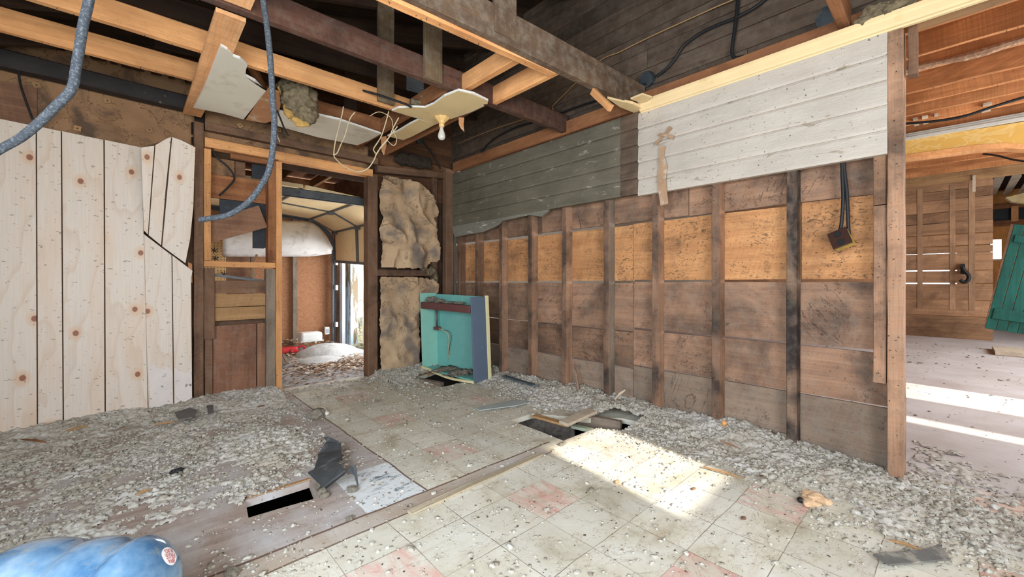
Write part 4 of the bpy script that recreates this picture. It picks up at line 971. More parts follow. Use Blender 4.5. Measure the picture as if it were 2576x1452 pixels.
# front wall of the garage around its door
mb = MB(); mb.box((XG+.0, 4.24, 2.02), (XG+.1, YG+.05, 2.6)).box((XG+.0, YG-.12, -.06), (XG+.1, YG+.1, 2.02)).box((XG, 4.24, -.06), (XG+.1, 4.5, 2.02))
struct(mb.build('wall_garage', MT['studbr'], origin=(0,0,0)))
mb = MB(); mb.prism([(-2.3,4.24,2.62),(2.55,4.24,2.62),(2.55,7.0,2.62),(-2.3,7.0,2.62)], (0,0,.04))
struct(mb.build('ceiling', MT['osb'], origin=(0,0,0)))
struct(MB().box((-2.2, 4.235, 2.05), (2.42, 4.26, 2.62)).build('wall_back', MT['attic'], origin=(0,0,0)))
for i, (x0_, lab) in enumerate(((.95,'pale rafter above the steel track in the garage'),(1.5,'brown garage rafter, middle of three over the doorway view'),(2.0,'brown garage rafter nearest the garage door'))):
    lumber('garage_joist', (x0_, 4.3, 2.52), (x0_+.05, 6.85, 2.52), .05, .12, [MT['studgrey'], MT['tan'], MT['tan']][i], lab, 'joist')
vv = PY(742, 708, YG-.05).x
lumber('garage_post', (vv, YG-.05, -.02), (vv, YG-.05, 1.95), .07, .045, MT['studgrey'], 'weathered grey post against the particle board wall in the garage', 'post', up=(0,1,0))
mat_galv = plain('dull_galvanised', (96,99,102), var=.2, scale=20, rough=.5, metal=.25, spots=(60,60,62), amt=.4)
# steel track crossing the doorway view
zt = PY(711, 481, 4.62).z
tag(MB().box((-.8, 4.60, zt-.045), (2.35, 4.605, zt+.045)).box((-.8, 4.60, zt-.045), (2.35, 4.64, zt-.04)).box((-.8, 4.60, zt+.04), (2.35, 4.64, zt+.045)).build('steel_beam', mat_galv), 'dark grey steel rail crossing the top of the doorway view', 'rail')
# overhead door: sections open under the ceiling, last one hanging tilted
dz = 2.0
t = thing('garage_door', 'cream sectional garage door folded open under the garage ceiling', 'garage door', (1.2, 5.8, dz))
mat_door = plain('cream_door_skin', (236,208,160), var=.05, scale=3, rough=.6, spots=(190,160,120), amt=.3)
secs = [((-.6,dz+.01),(-.02,dz+.01)), ((0,dz+.01),(.66,dz+.01)), ((.68,dz+.01),(1.34,dz)), ((1.36,dz),(1.98,dz-.05)), ((2.0,dz-.05),(2.34,dz-.22))]
for (a_, b_) in secs:
    d_ = Vector((b_[0]-a_[0], 0, b_[1]-a_[1])); nn = Vector((-d_.z, 0, d_.x)).normalized()*.04
    MB().prism([(a_[0], 4.75, a_[1]), (b_[0], 4.75, b_[1]), (b_[0], 6.72, b_[1]), (a_[0], 6.72, a_[1])], nn).build('door_section', mat_door, parent=t)
    for yy in (4.85, 5.75, 6.62): MB().prism([(a_[0], yy, a_[1]), (b_[0], yy, b_[1]), (b_[0], yy+.03, b_[1]), (a_[0], yy+.03, a_[1])], -nn*.35).build('stile', mat_galv, parent=t)
    MB().box((b_[0]-.025, 4.75, b_[1]-.02), (b_[0]-.005, 6.72, b_[1]+.0)).build('rib', mat_galv, parent=t)
    for yy in (5.76, 6.64): MB().box((b_[0]-.04, yy-.03, b_[1]-.04), (b_[0]+.03, yy+.04, b_[1]-.012)).build('hinge', mat_galv, parent=t)
q = [PX(843,583,2.37), PX(932,565,2.37), PX(932,667,2.37), PX(845,659,2.37)]
MB().prism(q, (.03, 0, 0)).build('door_section', mat_door, parent=t)
MB().prism([PX(893,571,2.36), PX(899,570,2.36), PX(902,664,2.36), PX(896,663,2.36)], (.012,0,0)).build('stile', mat_galv, parent=t)
MB().prism([PX(843,655,2.355), PX(932,661,2.355), PX(932,668,2.355), PX(843,661,2.355)], (.03,0,0)).build('rib', mat_galv, parent=t)
# curved side track
tr = [(-.6, dz-.01), (1.7, dz-.03), (2.05, dz-.10), (2.25, dz-.22), (2.34, dz-.40), (2.36, dz-.7), (2.36, .02)]
pp = smooth_path([(x_, 6.76, z_) for x_, z_ in tr], 6); mb = MB()
for i in range(len(pp)-1):
    a_, b_ = pp[i], pp[i+1]; d_ = (b_-a_).normalized(); nn = Vector((-d_.z, 0, d_.x))*.028
    mb.prism([a_-nn, b_-nn, b_+nn, a_+nn], (0, .004, 0)); mb.prism([a_-nn, b_-nn, b_-nn*.8, a_-nn*.8], (0, -.03, 0)); mb.prism([a_+nn*.8, b_+nn*.8, b_+nn, a_+nn], (0, -.03, 0))
tag(mb.build('door_track', mat_galv), 'galvanised garage door track curving down beside the opening', 'track')
for k_, z_ in enumerate((.31, .90, 1.30)):
    o = MB().box((2.37, 6.70, z_-.04), (2.41, 6.78, z_+.04)).build('track_bracket', plain('white_bracket', (210,212,214)), bevel=.003); tag(o, ['white bracket on the door track near the ground','white bracket halfway up the door track','bracket at the top of the straight door track'][k_], 'bracket')
# peeling jamb boards
mat_peelb = N('peeling_blue_white', .8); v = mat_peelb.coord('Object'); nn = mat_peelb.noise(mat_peelb.scale(v, (6,6,1)), 1.6, 6, .7)
mat_peelb = mat_peelb.done(mat_peelb.ramp(nn, [(.44, s2l((196,214,230))), (.5, s2l((200,216,230))), (.54, s2l((132,116,92)))]))
def zgx(px, py, X): return PX(px, py, X)
def jamb(px0, px1, X, pb, pt, mat, label, th=.05):
    a_, b_ = PX(px0, 708, X), PX(px1, 708, X)
    q = [PX(px0, pb, X), PX(px1, pb, X), PX(px1, pt, X), PX(px0, pt, X)]
    return tag(MB().prism(q, (th, 0, 0)).build('door_jamb', mat), label, 'jamb')
jamb(851, 861, 2.46, 866, 660, plain('white_trim', (228,232,238), var=.05), 'clean white trim strip at the left of the garage opening')
jamb(862, 882, 2.56, 868, 655, mat_peelb, 'peeling blue-white jamb post in the garage opening', .12)
# big white curved shell under the door
shell = []
top = [(640,548),(700,556),(760,560),(790,563),(806,572),(822,590),(833,612)]; bot = [(834,626),(815,630),(780,636),(740,640),(700,640),(640,636)]
Ysh = 6.35
def shellmesh():
    mb = MB(); n = 24; rows_ = 12
    vs_ = []
    for j in range(rows_+1):
        s_ = j/rows_
        for i in range(n+1):
            t_ = i/n; x_ = 560+ (834-560)*t_; e_ = max(0., (x_-770)/64.0)
            yt = 553+ (x_-560)*.035 + 62*e_**2.2; yb_ = 643 - 8*e_**1.5
            y_ = yt + (yb_-yt)*s_
            vs_.append(PY(x_, y_, Ysh - .22*math.sin(math.pi*min(1, s_*1.0))*(1-.3*e_)))
    fs = [(j*(n+1)+i, j*(n+1)+i+1, (j+1)*(n+1)+i+1, (j+1)*(n+1)+i) for j in range(rows_) for i in range(n)]
    mb.add(vs_, fs); return mb
mat_shell = plain('scuffed_white_shell', (208,202,196), var=.15, scale=5, rough=.6, spots=(158,140,128), amt=.5, sscale=5)
t = thing('curved_shell', 'scuffed white curved shell hung on the garage wall under the door', 'shell', PY(740, 640, Ysh))
o = shellmesh().build('skin', mat_shell, parent=t, smooth=True); sm = o.modifiers.new('s', 'SOLIDIFY'); sm.thickness = .02
rim = [PY(560+274*i/20, 641-8*max(0,(560+274*i/20-770)/64.0)**1.5, Ysh) for i in range(21)]
MB().tube(rim, .028, 8).build('wooden_rim', MT['orangedk'], parent=t, smooth=True)
# pegboard and room bits seen through the frame's upper opening
def pegboard():
    k = N('pegboard', .8); v = k.coord('Object'); x, y, z = k.xyz(v)
    fx = k.math('SUBTRACT', k.math('FRACT', k.math('MULTIPLY', x, 28.)), .5); fz = k.math('SUBTRACT', k.math('FRACT', k.math('MULTIPLY', z, 28.)), .5)
    d = k.math('SQRT', k.math('ADD', k.math('MULTIPLY', fx, fx), k.math('MULTIPLY', fz, fz)))
    return k.done(k.mix(k.math('LESS_THAN', d, .17), s2l((196,158,108)), s2l((60,42,28))))
q = [PY(500,560,6.5), PY(569,560,6.5), PY(569,760,6.5), PY(500,760,6.5)]
tag(MB().prism(q, (0,.02,0)).build('pegboard', pegboard()), 'tan pegboard seen through the frame opening', 'pegboard')
for k_, (x_, y_) in enumerate(((538,630),(542,650),(564,690))):
    p = PY(x_, y_, 6.48); mb = MB()
    for a_ in (20, 80, 140): mb.tube([p+Vector((math.cos(R(a_))*.04,0,math.sin(R(a_))*.04)), p-Vector((math.cos(R(a_))*.04,-.0,math.sin(R(a_))*.04))], .005, 5)
    tag(mb.build('peg_hook', MT['black']), ['small black peg hook, top one on the pegboard','small black peg hook, middle one on the pegboard','small black peg hook, lowest on the pegboard'][k_], 'hook')
tag(MB().prism([PY(570,590,6.7), PY(632,590,6.7), PY(632,760,6.7), PY(570,760,6.7)], (0,.02,0)).build('wall_board', MT['board']), 'dark red-brown panel beside the pegboard', 'board')
lumber('garage_post', Vector((PY(636,760,6.6).x, 6.6, -.02)), PY(634,590,6.6), .04, .04, MT['studgrey'], 'pale upright behind the dark board end in the frame opening', 'post', up=(0,1,0))
lumber('stick', PY(625,705,5.2)+(PY(625,705,5.2)-PY(646,640,5.2))*3.0, PY(646,640,5.2), .02, .02, MT['tan'], 'thin leaning stick seen above the sill boards', 'stick', up=(0,1,0))
lumber('metal_rail', PY(538,692,YB+.06), PY(668,708,YB+.06), .012, .022, mat_galv, 'thin grey metal rail lying behind the sill boards', 'rail')
# things on the garage floor
tag(blob('sand_mound', [((2.02,6.0,-.14), .40, (1.2,1.0,.66)), ((1.75,5.5,-.16), .34, (1.3,1.1,.58))], plain('pale_sand', (196,194,192), var=.25, scale=30, rough=1, bump=.8), None, None, amp=.07, freq=6), 'pale heap of sand on the garage floor', 'sand', kind='stuff')
mat_red = plain('red_plastic', (206,54,58), var=.1, rough=.4, spots=(226,150,150), amt=.4)
c0 = PZ(735, 888, .0); t = thing('red_jug', 'red plastic can lying on the garage floor by the doorway', 'can', c0)
def rbox(a_, b_, r_, name, mat, parent): 
    o = MB().box(a_, b_).build(name, mat, parent=parent); m_ = o.modifiers.new('b', 'BEVEL'); m_.width = r_; m_.segments = 4; return o
rbox(c0+Vector((-.16,-.08,0)), c0+Vector((.06,.08,.09)), .03, 'body', mat_red, t)
MB().tube(smooth_path([c0+Vector((.04,-.02,.07)), c0+Vector((.12,-.02,.085)), c0+Vector((.16,-.02,.05)), c0+Vector((.12,-.02,.02)), c0+Vector((.04,-.02,.025))], 6), .014, 8).build('handle', mat_red, parent=t, smooth=True)
MB().lathe([(.025,0),(.025,.03),(0,.03)], c0+Vector((-.02,-.08,.045)), (0,-1,0), 14).build('cap', mat_red, parent=t)
c0 = PY(779, 858, 6.3); t = thing('plastic_tub', 'upturned translucent white plastic tub among the leaves', 'tub', c0)
rbox(c0+Vector((-.14,-.1,.0)), c0+Vector((.15,.1,.13)), .035, 'tub_shell', plain('milky_plastic', (226,226,222), var=.05, rough=.4), t)
MB().box(c0+Vector((-.15,-.11,.0)), c0+Vector((.16,.11,.015))).build('rim', plain('milky_plastic_rim', (214,214,210), rough=.4), parent=t, bevel=.004)
c0 = PY(822, 832, 6.8); t = thing('outlet_box', 'small white box fixed low beside the garage door track', 'outlet', c0)
rbox(c0+Vector((-.035,-.03,-.06)), c0+Vector((.035,.03,.06)), .008, 'box_body', plain('white_box', (222,222,220)), t)
MB().box(c0+Vector((-.022,-.034,-.035)), c0+Vector((.022,-.029,.03))).build('cover', plain('grey_cover', (170,172,176)), parent=t)
c0 = PX(905, 845, 4.2); c0.z = -.10
t = thing('concrete_block', 'weathered concrete block on the grass outside the garage', 'block', c0)
MB().box(c0+Vector((-.12,-.3,0)), c0+Vector((.12,.3,.22))).build('block_body', plain('concrete_green', (176,182,172), var=.2, scale=12, spots=(120,126,104)), parent=t, bevel=.015)
MB().box(c0+Vector((-.125,-.03,.06)), c0+Vector((-.118,.06,.15))).build('cavity_shade', MT['black'], parent=t)  # black plate painting the shade of a hollow; the block is solid
mb = MB(); mb.tube(smooth_path([PX(x_, y_, 3.6) for x_, y_ in ((905,838),(904,815),(893,790),(891,772),(897,762),(915,752),(928,746))], 5), .007, 6); mb.tube(smooth_path([PX(x_, y_, 3.6) for x_, y_ in ((897,762),(905,770),(912,800))], 4), .003, 5)
tag(mb.build('bramble', MT['board'], smooth=True), 'thin bare arching twig outside the garage opening', 'twig')
for k_, (p_, q_) in enumerate((((706,895),(716,918)), ((713,892),(724,915)))):
    lumber('loose_lumber', PZ(*p_, .02), PZ(*q_, .03), .03, .015, MT['studgrey'], ['grey wood slat on the garage floor, left of the two by the doorway','grey wood slat on the garage floor, right of the two by the doorway'][k_], 'slat')
# fallen leaves
def scatter_leaves(name, n, region, zf, cols, label, size=(.015,.04)):
    rs = np.random.RandomState(len(label)); V = []; Q = []
    pts = region(rs, n); k = 0
    for (x_, y_) in pts:
        s_ = rs.uniform(*size); a_ = rs.uniform(0, 6.28); z_ = zf(x_, y_)+rs.uniform(0, .02); tl = rs.uniform(-.5, .5); cu = rs.uniform(.1, .5)
        ca, sa = math.cos(a_), math.sin(a_)
        for (u, w_, h) in ((-1,0,.3*tl),(0,-.5,0),(0,.5,cu*.5),(1,0,cu)):
            V.append((x_+(u*ca-w_*sa)*s_, y_+(u*sa+w_*ca)*s_, z_+h*s_))
        V.append((x_, y_, z_ + .1*s_))
        Q += [(k, k+1, k+4), (k+1, k+3, k+4), (k+3, k+2, k+4), (k+2, k, k+4)]; k += 5
    V = np.array(V); c_ = V.mean(0); o = np_mesh(name, V-c_, np.array(Q), [cols], smooth=False); o.location = c_
    return tag(o, label, 'leaves', kind='stuff')
mat_leaf = N('dead_leaves', .9); gi = mat_leaf.n('ShaderNodeNewGeometry').outputs['Random Per Island']
mat_leaf = mat_leaf.done(mat_leaf.ramp(gi, [(0, s2l((96,66,46))), (.35, s2l((160,124,96))), (.7, s2l((196,172,148))), (1, s2l((220,208,196)))]))
def pile_z(x, y): return -.02 + .16*math.exp(-(((x-1.1)/.6)**2+((y-6.6)/.35)**2)) + .10*math.exp(-(((x-1.9)/.5)**2+((y-6.7)/.25)**2))
def reg(rs, n):
    out = []
    while len(out) < n:
        x_, y_ = rs.uniform(.2, 2.4), rs.uniform(4.3, 6.88)
        d = math.exp(-(((x_-1.1)/.8)**2+((y_-6.6)/.5)**2))*1.2 + math.exp(-(((x_-2.0)/.6)**2+((y_-5.1)/.3)**2)) + .12
        if math.exp(-(((x_-1.95)/.45)**2+((y_-5.9)/.4)**2)) > .5: d *= .05
        if rs.rand() < d: out.append((x_, y_))
    return out
scatter_leaves('fallen_leaves', 5200, reg, pile_z, mat_leaf, 'dry brown leaves drifted over the garage floor')
def reg2(rs, n): return [(rs.uniform(2.7, 5.0), rs.uniform(5.2, 9.5)) for _ in range(n)]
scatter_leaves('fallen_leaves', 1500, reg2, lambda x, y: -.1, mat_leaf, 'dry leaves on the grass outside the garage', (.02,.05))
# ---------------------------------------------------------------- turquoise cabinet lying open against the studs
mat_tq = plain('turquoise_paint', (118,184,178), var=.08, scale=5, rough=.45, spots=(136,196,188), amt=.5, bump=.05, spec=.4)
mat_tql = plain('pale_turquoise_paint', (146,200,184), var=.08, scale=5, rough=.45, spots=(166,204,178), amt=.5, bump=.05, spec=.4)
mat_blue = plain('slate_blue_paint', (98,112,130), var=.08, scale=6, rough=.5, spots=(160,176,190), amt=.3, lo=.66, hi=.7, bump=.05)
mat_crm = plain('cream_edge', (234,222,172), var=.06, rough=.6)
mat_rb = plain('dark_red_brown_paint', (104,68,66), var=.15, rough=.45, spots=(150,130,124), amt=.4, lo=.66)
# local frame: u along the wall (front-left to front-right), d into the wall
A0 = PZ(1062, 928, .04); B0 = PZ(1193, 962, .03)
u = (B0-A0); u.z = 0; Lc = u.length; u.normalize(); dvec = Vector((-u.y, u.x, 0)); 
if dvec.x < 0: dvec = -dvec
DEP = .22; HT = .83
def cl(a, d, z): 
    # the whole cabinet leans a little to the left
    return A0 + u*(a - .0 - .045*(z/HT)) + dvec*d + Vector((0, 0, z - .015*a + .0))
t = thing('cabinet', 'open turquoise wooden cabinet with slate blue side, standing by the hole at the back corner', 'cabinet', A0)
def cbox(name, a0, a1, d0, d1, z0, z1, mat, bev=.002, parent=t):
    p = [cl(a, d, z) for z in (z0, z1) for (a, d) in ((a0,d0),(a1,d0),(a1,d1),(a0,d1))]
    return MB().add(p, [(0,3,2,1),(4,5,6,7),(0,1,5,4),(1,2,6,5),(2,3,7,6),(3,0,4,7)]).build(name, mat, parent=parent, bevel=bev)
cbox('back_panel', .0, Lc, DEP-.012, DEP, 0, HT-.012, mat_tq)
cbox('side_panel', 0, .014, 0, DEP-.012, .0, HT, mat_tql)
o = cbox('side_panel', Lc-.014, Lc, .0, DEP-.03, .0, HT-.01, mat_blue); tag(o, 'slate blue side panel')
o = cbox('face_strip', Lc-.010, Lc+.006, DEP-.03, DEP+.012, -.0, HT-.0, mat_crm); tag(o, 'cream edge strip')
cbox('bottom_panel', .014, Lc-.014, .01, DEP-.012, -.0, .016, mat_tq)
pts = [cl(a, -.01, z) for a, z in ((0,.01),(.12,.005),(.2,-.012),(.3,-.02),(.42,-.03),(.55,-.03),(Lc-.01,-.01))]
mb = MB()
for i in range(len(pts)-1): mb.prism([pts[i], pts[i+1], pts[i+1]+Vector((0,0,.022)), pts[i]+Vector((0,0,.022))], dvec*.018)
tag(mb.build('bottom_lip', mat_crm, parent=t), 'bowed cream lip')
zr = .66
o = cbox('cross_rail', -.0, Lc-.03, .0, .05, zr-.0, zr+.075, mat_rb, .006); tag(o, 'dark red-brown rail')
o = cbox('rail_shelf', .0, Lc-.03, .05, .12, zr+.055, zr+.07, mat_rb, .003)
p0 = cl(.12, .13, zr); MB().tube([p0, cl(.12, .13, zr-.2)], .012, 10).build('pipe', mat_galv, parent=t, smooth=True)
cbox('pipe_bracket', .095, .15, .10, .16, zr-.235, zr-.20, mat_rb)
MB().tube(smooth_path([cl(.13,.13,zr-.22), cl(.2,.15,zr-.23), cl(.25,.17,zr-.27), cl(.26,.18,zr-.34), cl(.24,.18,zr-.42), cl(.22,.19,zr-.52), cl(.21,.19,zr-.56)], 6), .004, 6).build('wire', MT['romex'], parent=t, smooth=True)
MB().tube(smooth_path([cl(.2,.15,zr-.23), cl(.28,.17,zr-.24), cl(.30,.18,zr-.30), cl(.27,.18,zr-.40), cl(.23,.19,zr-.5)], 6), .003, 6).build('wire', MT['cable'], parent=t, smooth=True)
blob('plaster_debris_pile', [(cl(.12,.08,zr+.10), .045, (1.3,1.2,.7)), (cl(.22,.1,zr+.09), .04, (1.6,1,.5)), (cl(.38,.09,zr+.085), .03, (2.2,1,.4)), (cl(.55,.09,zr+.085), .03, (2.,1,.4))], MT['dirtclump'], 'lumpy plaster debris resting on the cabinet rail', 'debris', amp=.7, freq=60, sub=4)['kind'] = 'stuff'
blob('plaster_debris_pile', [(cl(.3,.1,.03), .05, (3,1.5,.4)), (cl(.55,.12,.03), .06, (2.4,1.4,.5))], MT['dirtclump'], 'plaster debris lying in the bottom of the cabinet', 'debris', amp=.8, freq=50, sub=4)['kind'] = 'stuff'

# ---------------------------------------------------------------- electrical box hanging over the bays
mat_obr = plain('brown_bakelite', (60,36,30), rough=.35, spec=.5); mat_rust = plain('rusty_yellow_steel', (196,164,84), var=.2, rough=.6, spots=(120,90,60))
oc = PX(2113, 600, 2.84); t = thing('outlet_box', 'brown electrical outlet box hanging from black cables in the last wide bay', 'outlet', oc)
rot = Matrix.Rotation(R(-8), 3, 'Z') @ Matrix.Rotation(R(-22), 3, 'X') @ Matrix.Rotation(R(12), 3, 'Y')
def ob(name, a_, b_, mat, bev=.002):
    x0,y0,z0 = a_; x1,y1,z1 = b_
    p = [oc + rot @ Vector(q) for q in ((x0,y0,z0),(x1,y0,z0),(x1,y1,z0),(x0,y1,z0),(x0,y0,z1),(x1,y0,z1),(x1,y1,z1),(x0,y1,z1))]
    return MB().add(p, [(0,3,2,1),(4,5,6,7),(0,1,5,4),(1,2,6,5),(2,3,7,6),(3,0,4,7)]).build(name, mat, parent=t, bevel=bev)
ob('metal_box', (-.0,-.042,-.046), (.05,.042,.046), mat_rust)
pl_ = ob('face_plate', (-.008,-.046,-.05), (0,.046,.05), mat_obr, .003)
for s_ in (-1, 1):
    c_ = oc + rot @ Vector((-.008, 0, s_*.024))
    o = MB().lathe([(.017,0),(.016,.004),(0,.004)], c_, rot @ Vector((-1,0,0)), 18).build('receptacle', MT['black'], parent=pl_)
for k_, pts in enumerate((((2118,380),(2119,440),(2121,500),(2117,560),(2112,582)), ((2122,380),(2124,430),(2130,480),(2133,540),(2136,590),(2146,614)))):
    cable('black_cable', [PX(x_, y_, 2.875) for x_, y_ in pts], .009, MT['black'], ['left of the two black cables dropping to the outlet box', 'right black cable dropping past the outlet box'][k_])
# splinters leaning at the studs
def splinter(p0, p1, w_, th, mat, label, name='splinter', cat='splinter'):
    p0, p1 = Vector(p0), Vector(p1); d = (p1-p0).normalized(); s = d.cross(Vector((.3,.2,1))).normalized()*w_/2
    m_ = (p0+p1)/2 + Vector((0,0,th))
    return tag(MB().prism([p0-s*.7, m_-s, p1-s*.1, p1+s*.15, m_+s*.9, p0+s], d.cross(s).normalized()*th).build(name, mat), label, cat)
splinter(PX(1462,1000,2.80), PX(1446,915,2.85), .045, .012, MT['stud'], 'thin tapered splinter leaning between two studs')
splinter(PX(1547,1005,2.72), PX(1572,980,2.76), .035, .01, MT['paleboard'], 'pale splinter sticking out of the heap by the greyish stud')

# ---------------------------------------------------------------- east room
mat_jo = wood('east_joist', (186,122,76), (214,150,98), stain=(130,80,48), amt=.45, axis='X', speck=.15, saw=.5, dust=0)
xs_ = []
for py in (-20, 35, 90, 152, 190, 239, 268, 294, 318):
    xs_.append(PZ(2272, py, HC).x)
xx = xs_[-1]+.45
n_near = len(xs_)
while xx < XF-.2: xs_.append(xx); xx += .42
names_o = ['first', 'second', 'third', 'fourth', 'fifth', 'sixth', 'seventh', 'eighth', 'ninth', 'tenth', 'eleventh', 'twelfth', 'thirteenth', 'fourteenth', 'fifteenth', 'sixteenth', 'seventeenth', 'eighteenth', 'nineteenth', 'twentieth']
for i, x_ in enumerate(xs_):
    far = i >= n_near
    lab = ('%s rough brown joist beyond the wallpapered arch' % names_o[i-n_near]) if far else ('%s rough orange-brown joist over the pale east room floor, counted from the stud wall' % names_o[i])
    if i == 4: lab = 'joist with a bark-covered lower edge in the east room ceiling'
    o = lumber('ceiling_joist', (x_, 5.0, HC+.10), (x_, -2.5, HC+.10), .045, .20, mat_jo, lab, 'joist', group='east room joists', nails=0 if far else 12, nail_face='bottom', rough=.003)
mat_bark = plain('flaking_bark', (176,140,112), var=.4, scale=30, rough=1, bump=1, spots=(214,196,176), sscale=30)
bj = [o for o in COL.objects if 'bark-covered' in str(o.get('label', ''))][0]
bp = MB(); ptsb = [Vector((xs_[4]-.03, .9-.12*i, HC+.012+.01*math.sin(i*1.3))) for i in range(18)]
bp.tube(ptsb, [.022+.012*abs(math.sin(i*.9)) for i in range(18)], 8)
bo = bp.build('bark_edge', mat_bark); bo.parent = bj; bo.matrix_parent_inverse = bj.matrix_basis.inverted()
# lath remnants beside the arch
for k_, (x_, wd_) in enumerate(((2300,12),(2322,14),(2352,10),(2470,22))):
    p0_, p1_ = PX(x_, 300 if x_ > 2400 else 330-(x_-2300)*.12, 6.85), PX(x_+wd_, 300 if x_ > 2400 else 330-(x_-2300)*.12, 6.85)
    tag(MB().box((6.6, p1_.y, 2.86), (6.88, p0_.y, 2.885)).build('lath', MT['paleboard']), ['leftmost pale lath stub above the arch','second pale lath stub above the arch','third narrow pale lath stub above the arch','wide pale board stub above the arch at the photo edge'][k_], 'lath')
# wallpapered arch beam
XA = 7.0
mat_wp = N('yellow_wallpaper', .8); v = mat_wp.coord('Object')
nn = mat_wp.noise(v, 3.4, 3, .5, 3.0)
mat_wp = mat_wp.done(mat_wp.mix(mat_wp.math('MULTIPLY', mat_wp.ramp(nn, [(.48, 0), (.5, 1), (.56, 1), (.58, 0)]), .5), s2l((222,176,92)), s2l((234,204,140))))
t = thing('arch_beam', 'yellow wallpapered arched beam across the east room ceiling', 'beam', (XA, 0, 2.5))
bpts = [(2150,412),(2272,400),(2400,383),(2440,377),(2480,373),(2530,371),(2580,374),(2650,384)]
tpts = [(2150,371),(2272,354),(2400,334),(2576,306),(2650,296)]
bw = [PX(x_, y_, XA) for x_, y_ in bpts]; tw = [PX(x_, y_, XA) for x_, y_ in tpts]
tw0 = [Vector((XA, 3.5, tw[0].z)), *tw, Vector((XA, -2.5, tw[-1].z))]; bw0 = [Vector((XA, 3.5, bw[0].z-.02)), *bw, Vector((XA, -1.2, bw[-1].z-.25)), Vector((XA, -2.5, bw[-1].z-1.2))]
MB().prism(tw0 + bw0[::-1], (.16, 0, 0)).build('wallpaper_face', mat_wp, parent=t)
mb = MB()
for a_, b_ in zip(bw0[:-1], bw0[1:]): mb.prism([a_+Vector((-.012,0,-.01)), b_+Vector((-.012,0,-.01)), b_+Vector((-.012,0,.045)), a_+Vector((-.012,0,.045))], (.19,0,0))
tag(mb.build('arch_trim', MT['orange'], parent=t), 'plain wood edge trim')
mb = MB()
for dx_, z0_, z1_ in ((-.05,.0,.03),(-.03,.03,.06),(-.015,.06,.085)): mb.prism([tw0[0]+Vector((dx_,0,z0_)), tw0[-1]+Vector((dx_,0,z0_)), tw0[-1]+Vector((dx_,0,z1_)), tw0[0]+Vector((dx_,0,z1_))], (.1,0,0))
tag(mb.build('crown_moulding', plain('grey_white_moulding', (206,204,194), var=.1, scale=20, spots=(150,148,138), sscale=12), parent=t), 'grey-white embossed moulding')
cable('black_cable', [PX(x_, y_, 5.6) for x_, y_ in ((2268,312),(2340,306),(2400,298),(2440,288),(2500,268),(2580,244),(2660,225))], .012, MT['black'], 'black cable slung below the east room joists')
cable('black_cable', [PX(x_, y_, 8.2) for x_, y_ in ((2472,387),(2510,392),(2550,402),(2620,412))], .012, MT['black'], 'thin black cable under the joists beyond the arch')
# far wall details
pz = lambda px, py: PX(px, py, XF-.03)
hz = pz(2400, 455)
lumber('header_beam', (XF-.06, 4.0, pz(2400,448).z+.02), (XF-.06, -3.0, pz(2400,448).z+.02), .06, .20, MT['tan'], 'brown header along the top of the far plank wall', 'beam')
for k_, (x_, y0_, y1_) in enumerate(((2450,462,436),(2460,436,450))):
    if k_ == 0: tag(MB().box((XF-.11, pz(x_+4,0).y, pz(x_,484).z), (XF-.095, pz(x_-4,0).y, pz(x_,443).z)).build('wood_scrap', MT['paleboard']), 'short pale board nailed to the far wall header', 'scrap')
for k_, x_ in enumerate((2314, 2396, 2445)):
    yy = pz(x_, 600).y; tag(MB().box((XF-.006, yy-.035, .5), (XF-.001, yy+.035, 2.7)).build('stain_batten', wood('ghost_batten%d' % k_, (148,114,88), (172,136,104), stain=(90,68,54), amt=.5, axis='Z', speck=.3)), ['dim batten left on the far plank wall','dim batten in the middle of the far plank wall','dim batten near the far wall opening'][k_], 'batten')
t = thing('wall_hook', 'black metal bracket with looped hose on the far plank wall', 'bracket', pz(2420, 710))
MB().box((XF-.05, pz(2428,0).y, pz(2420,690).z), (XF-.02, pz(2416,0).y, pz(2420,664).z)).build('plate', MT['black'], parent=t)
MB().tube(smooth_path([pz(x_, y_)+Vector((-.06,0,0)) for x_, y_ in ((2420,672),(2428,684),(2437,694),(2434,706),(2424,710),(2415,704))], 6), .028, 8).build('hose', MT['black'], parent=t, smooth=True)
# room beyond: torn ceiling, dark upper panels, header
hzz = lambda py: PX(2520, py, 13.9).z
lumber('header_beam', (13.9, 1.0, hzz(520)), (13.9, -2.8, hzz(520)), .06, .10, MT['orangedk'], 'orange-brown header above the lit window of the farthest room', 'beam')
lumber('header_beam', (13.9, 1.0, hzz(562)), (13.9, -2.8, hzz(562)), .08, .12, MT['orangedk'], 'lower orange-brown rail above the lit window of the farthest room', 'beam')
tag(MB().box((13.93, -2.8, hzz(556)), (13.95, 1.0, hzz(524))).build('dark_panel', plain('dark_grey_screen', (50,50,52))), 'dark grey panel strip between the rails of the farthest room', 'panel')
lumber('garage_post', (13.86, PX(2552,540,13.9).y, hzz(560)), (13.86, PX(2552,540,13.9).y, hzz(522)), .1, .06, MT['orange'], 'short orange upright between the rails of the farthest room', 'post', up=(1,0,0))
def torn_ceiling():
    mb = MB(); rr = random.Random(5)
    for k_ in range(11):
        y_ = .1-.2*k_; x_ = 11.2
        mb.prism([(11.0, y_, 2.86+rr.uniform(-.02,.05)), (13.7, y_, 2.86+rr.uniform(-.05,.02)), (13.7, y_-.12, 2.87), (11.0+rr.random(), y_-.12, 2.87)], (0,0,.012))
    return mb
tag(torn_ceiling().build('torn_ceiling_laths', MT['paleboard']), 'torn pale ceiling laths in the farthest room', 'laths', kind='stuff')
tag(MB().prism([PX(2530,497,12.4), PX(2576,485,12.4), PX(2640,480,12.4), PX(2640,508,12.4), PX(2576,512,12.4), PX(2545,508,12.4)], (.3,0,.02)).build('torn_drywall', MT['drywally']), 'torn yellowed plaster hanging from the ceiling of the farthest room', 'drywall')
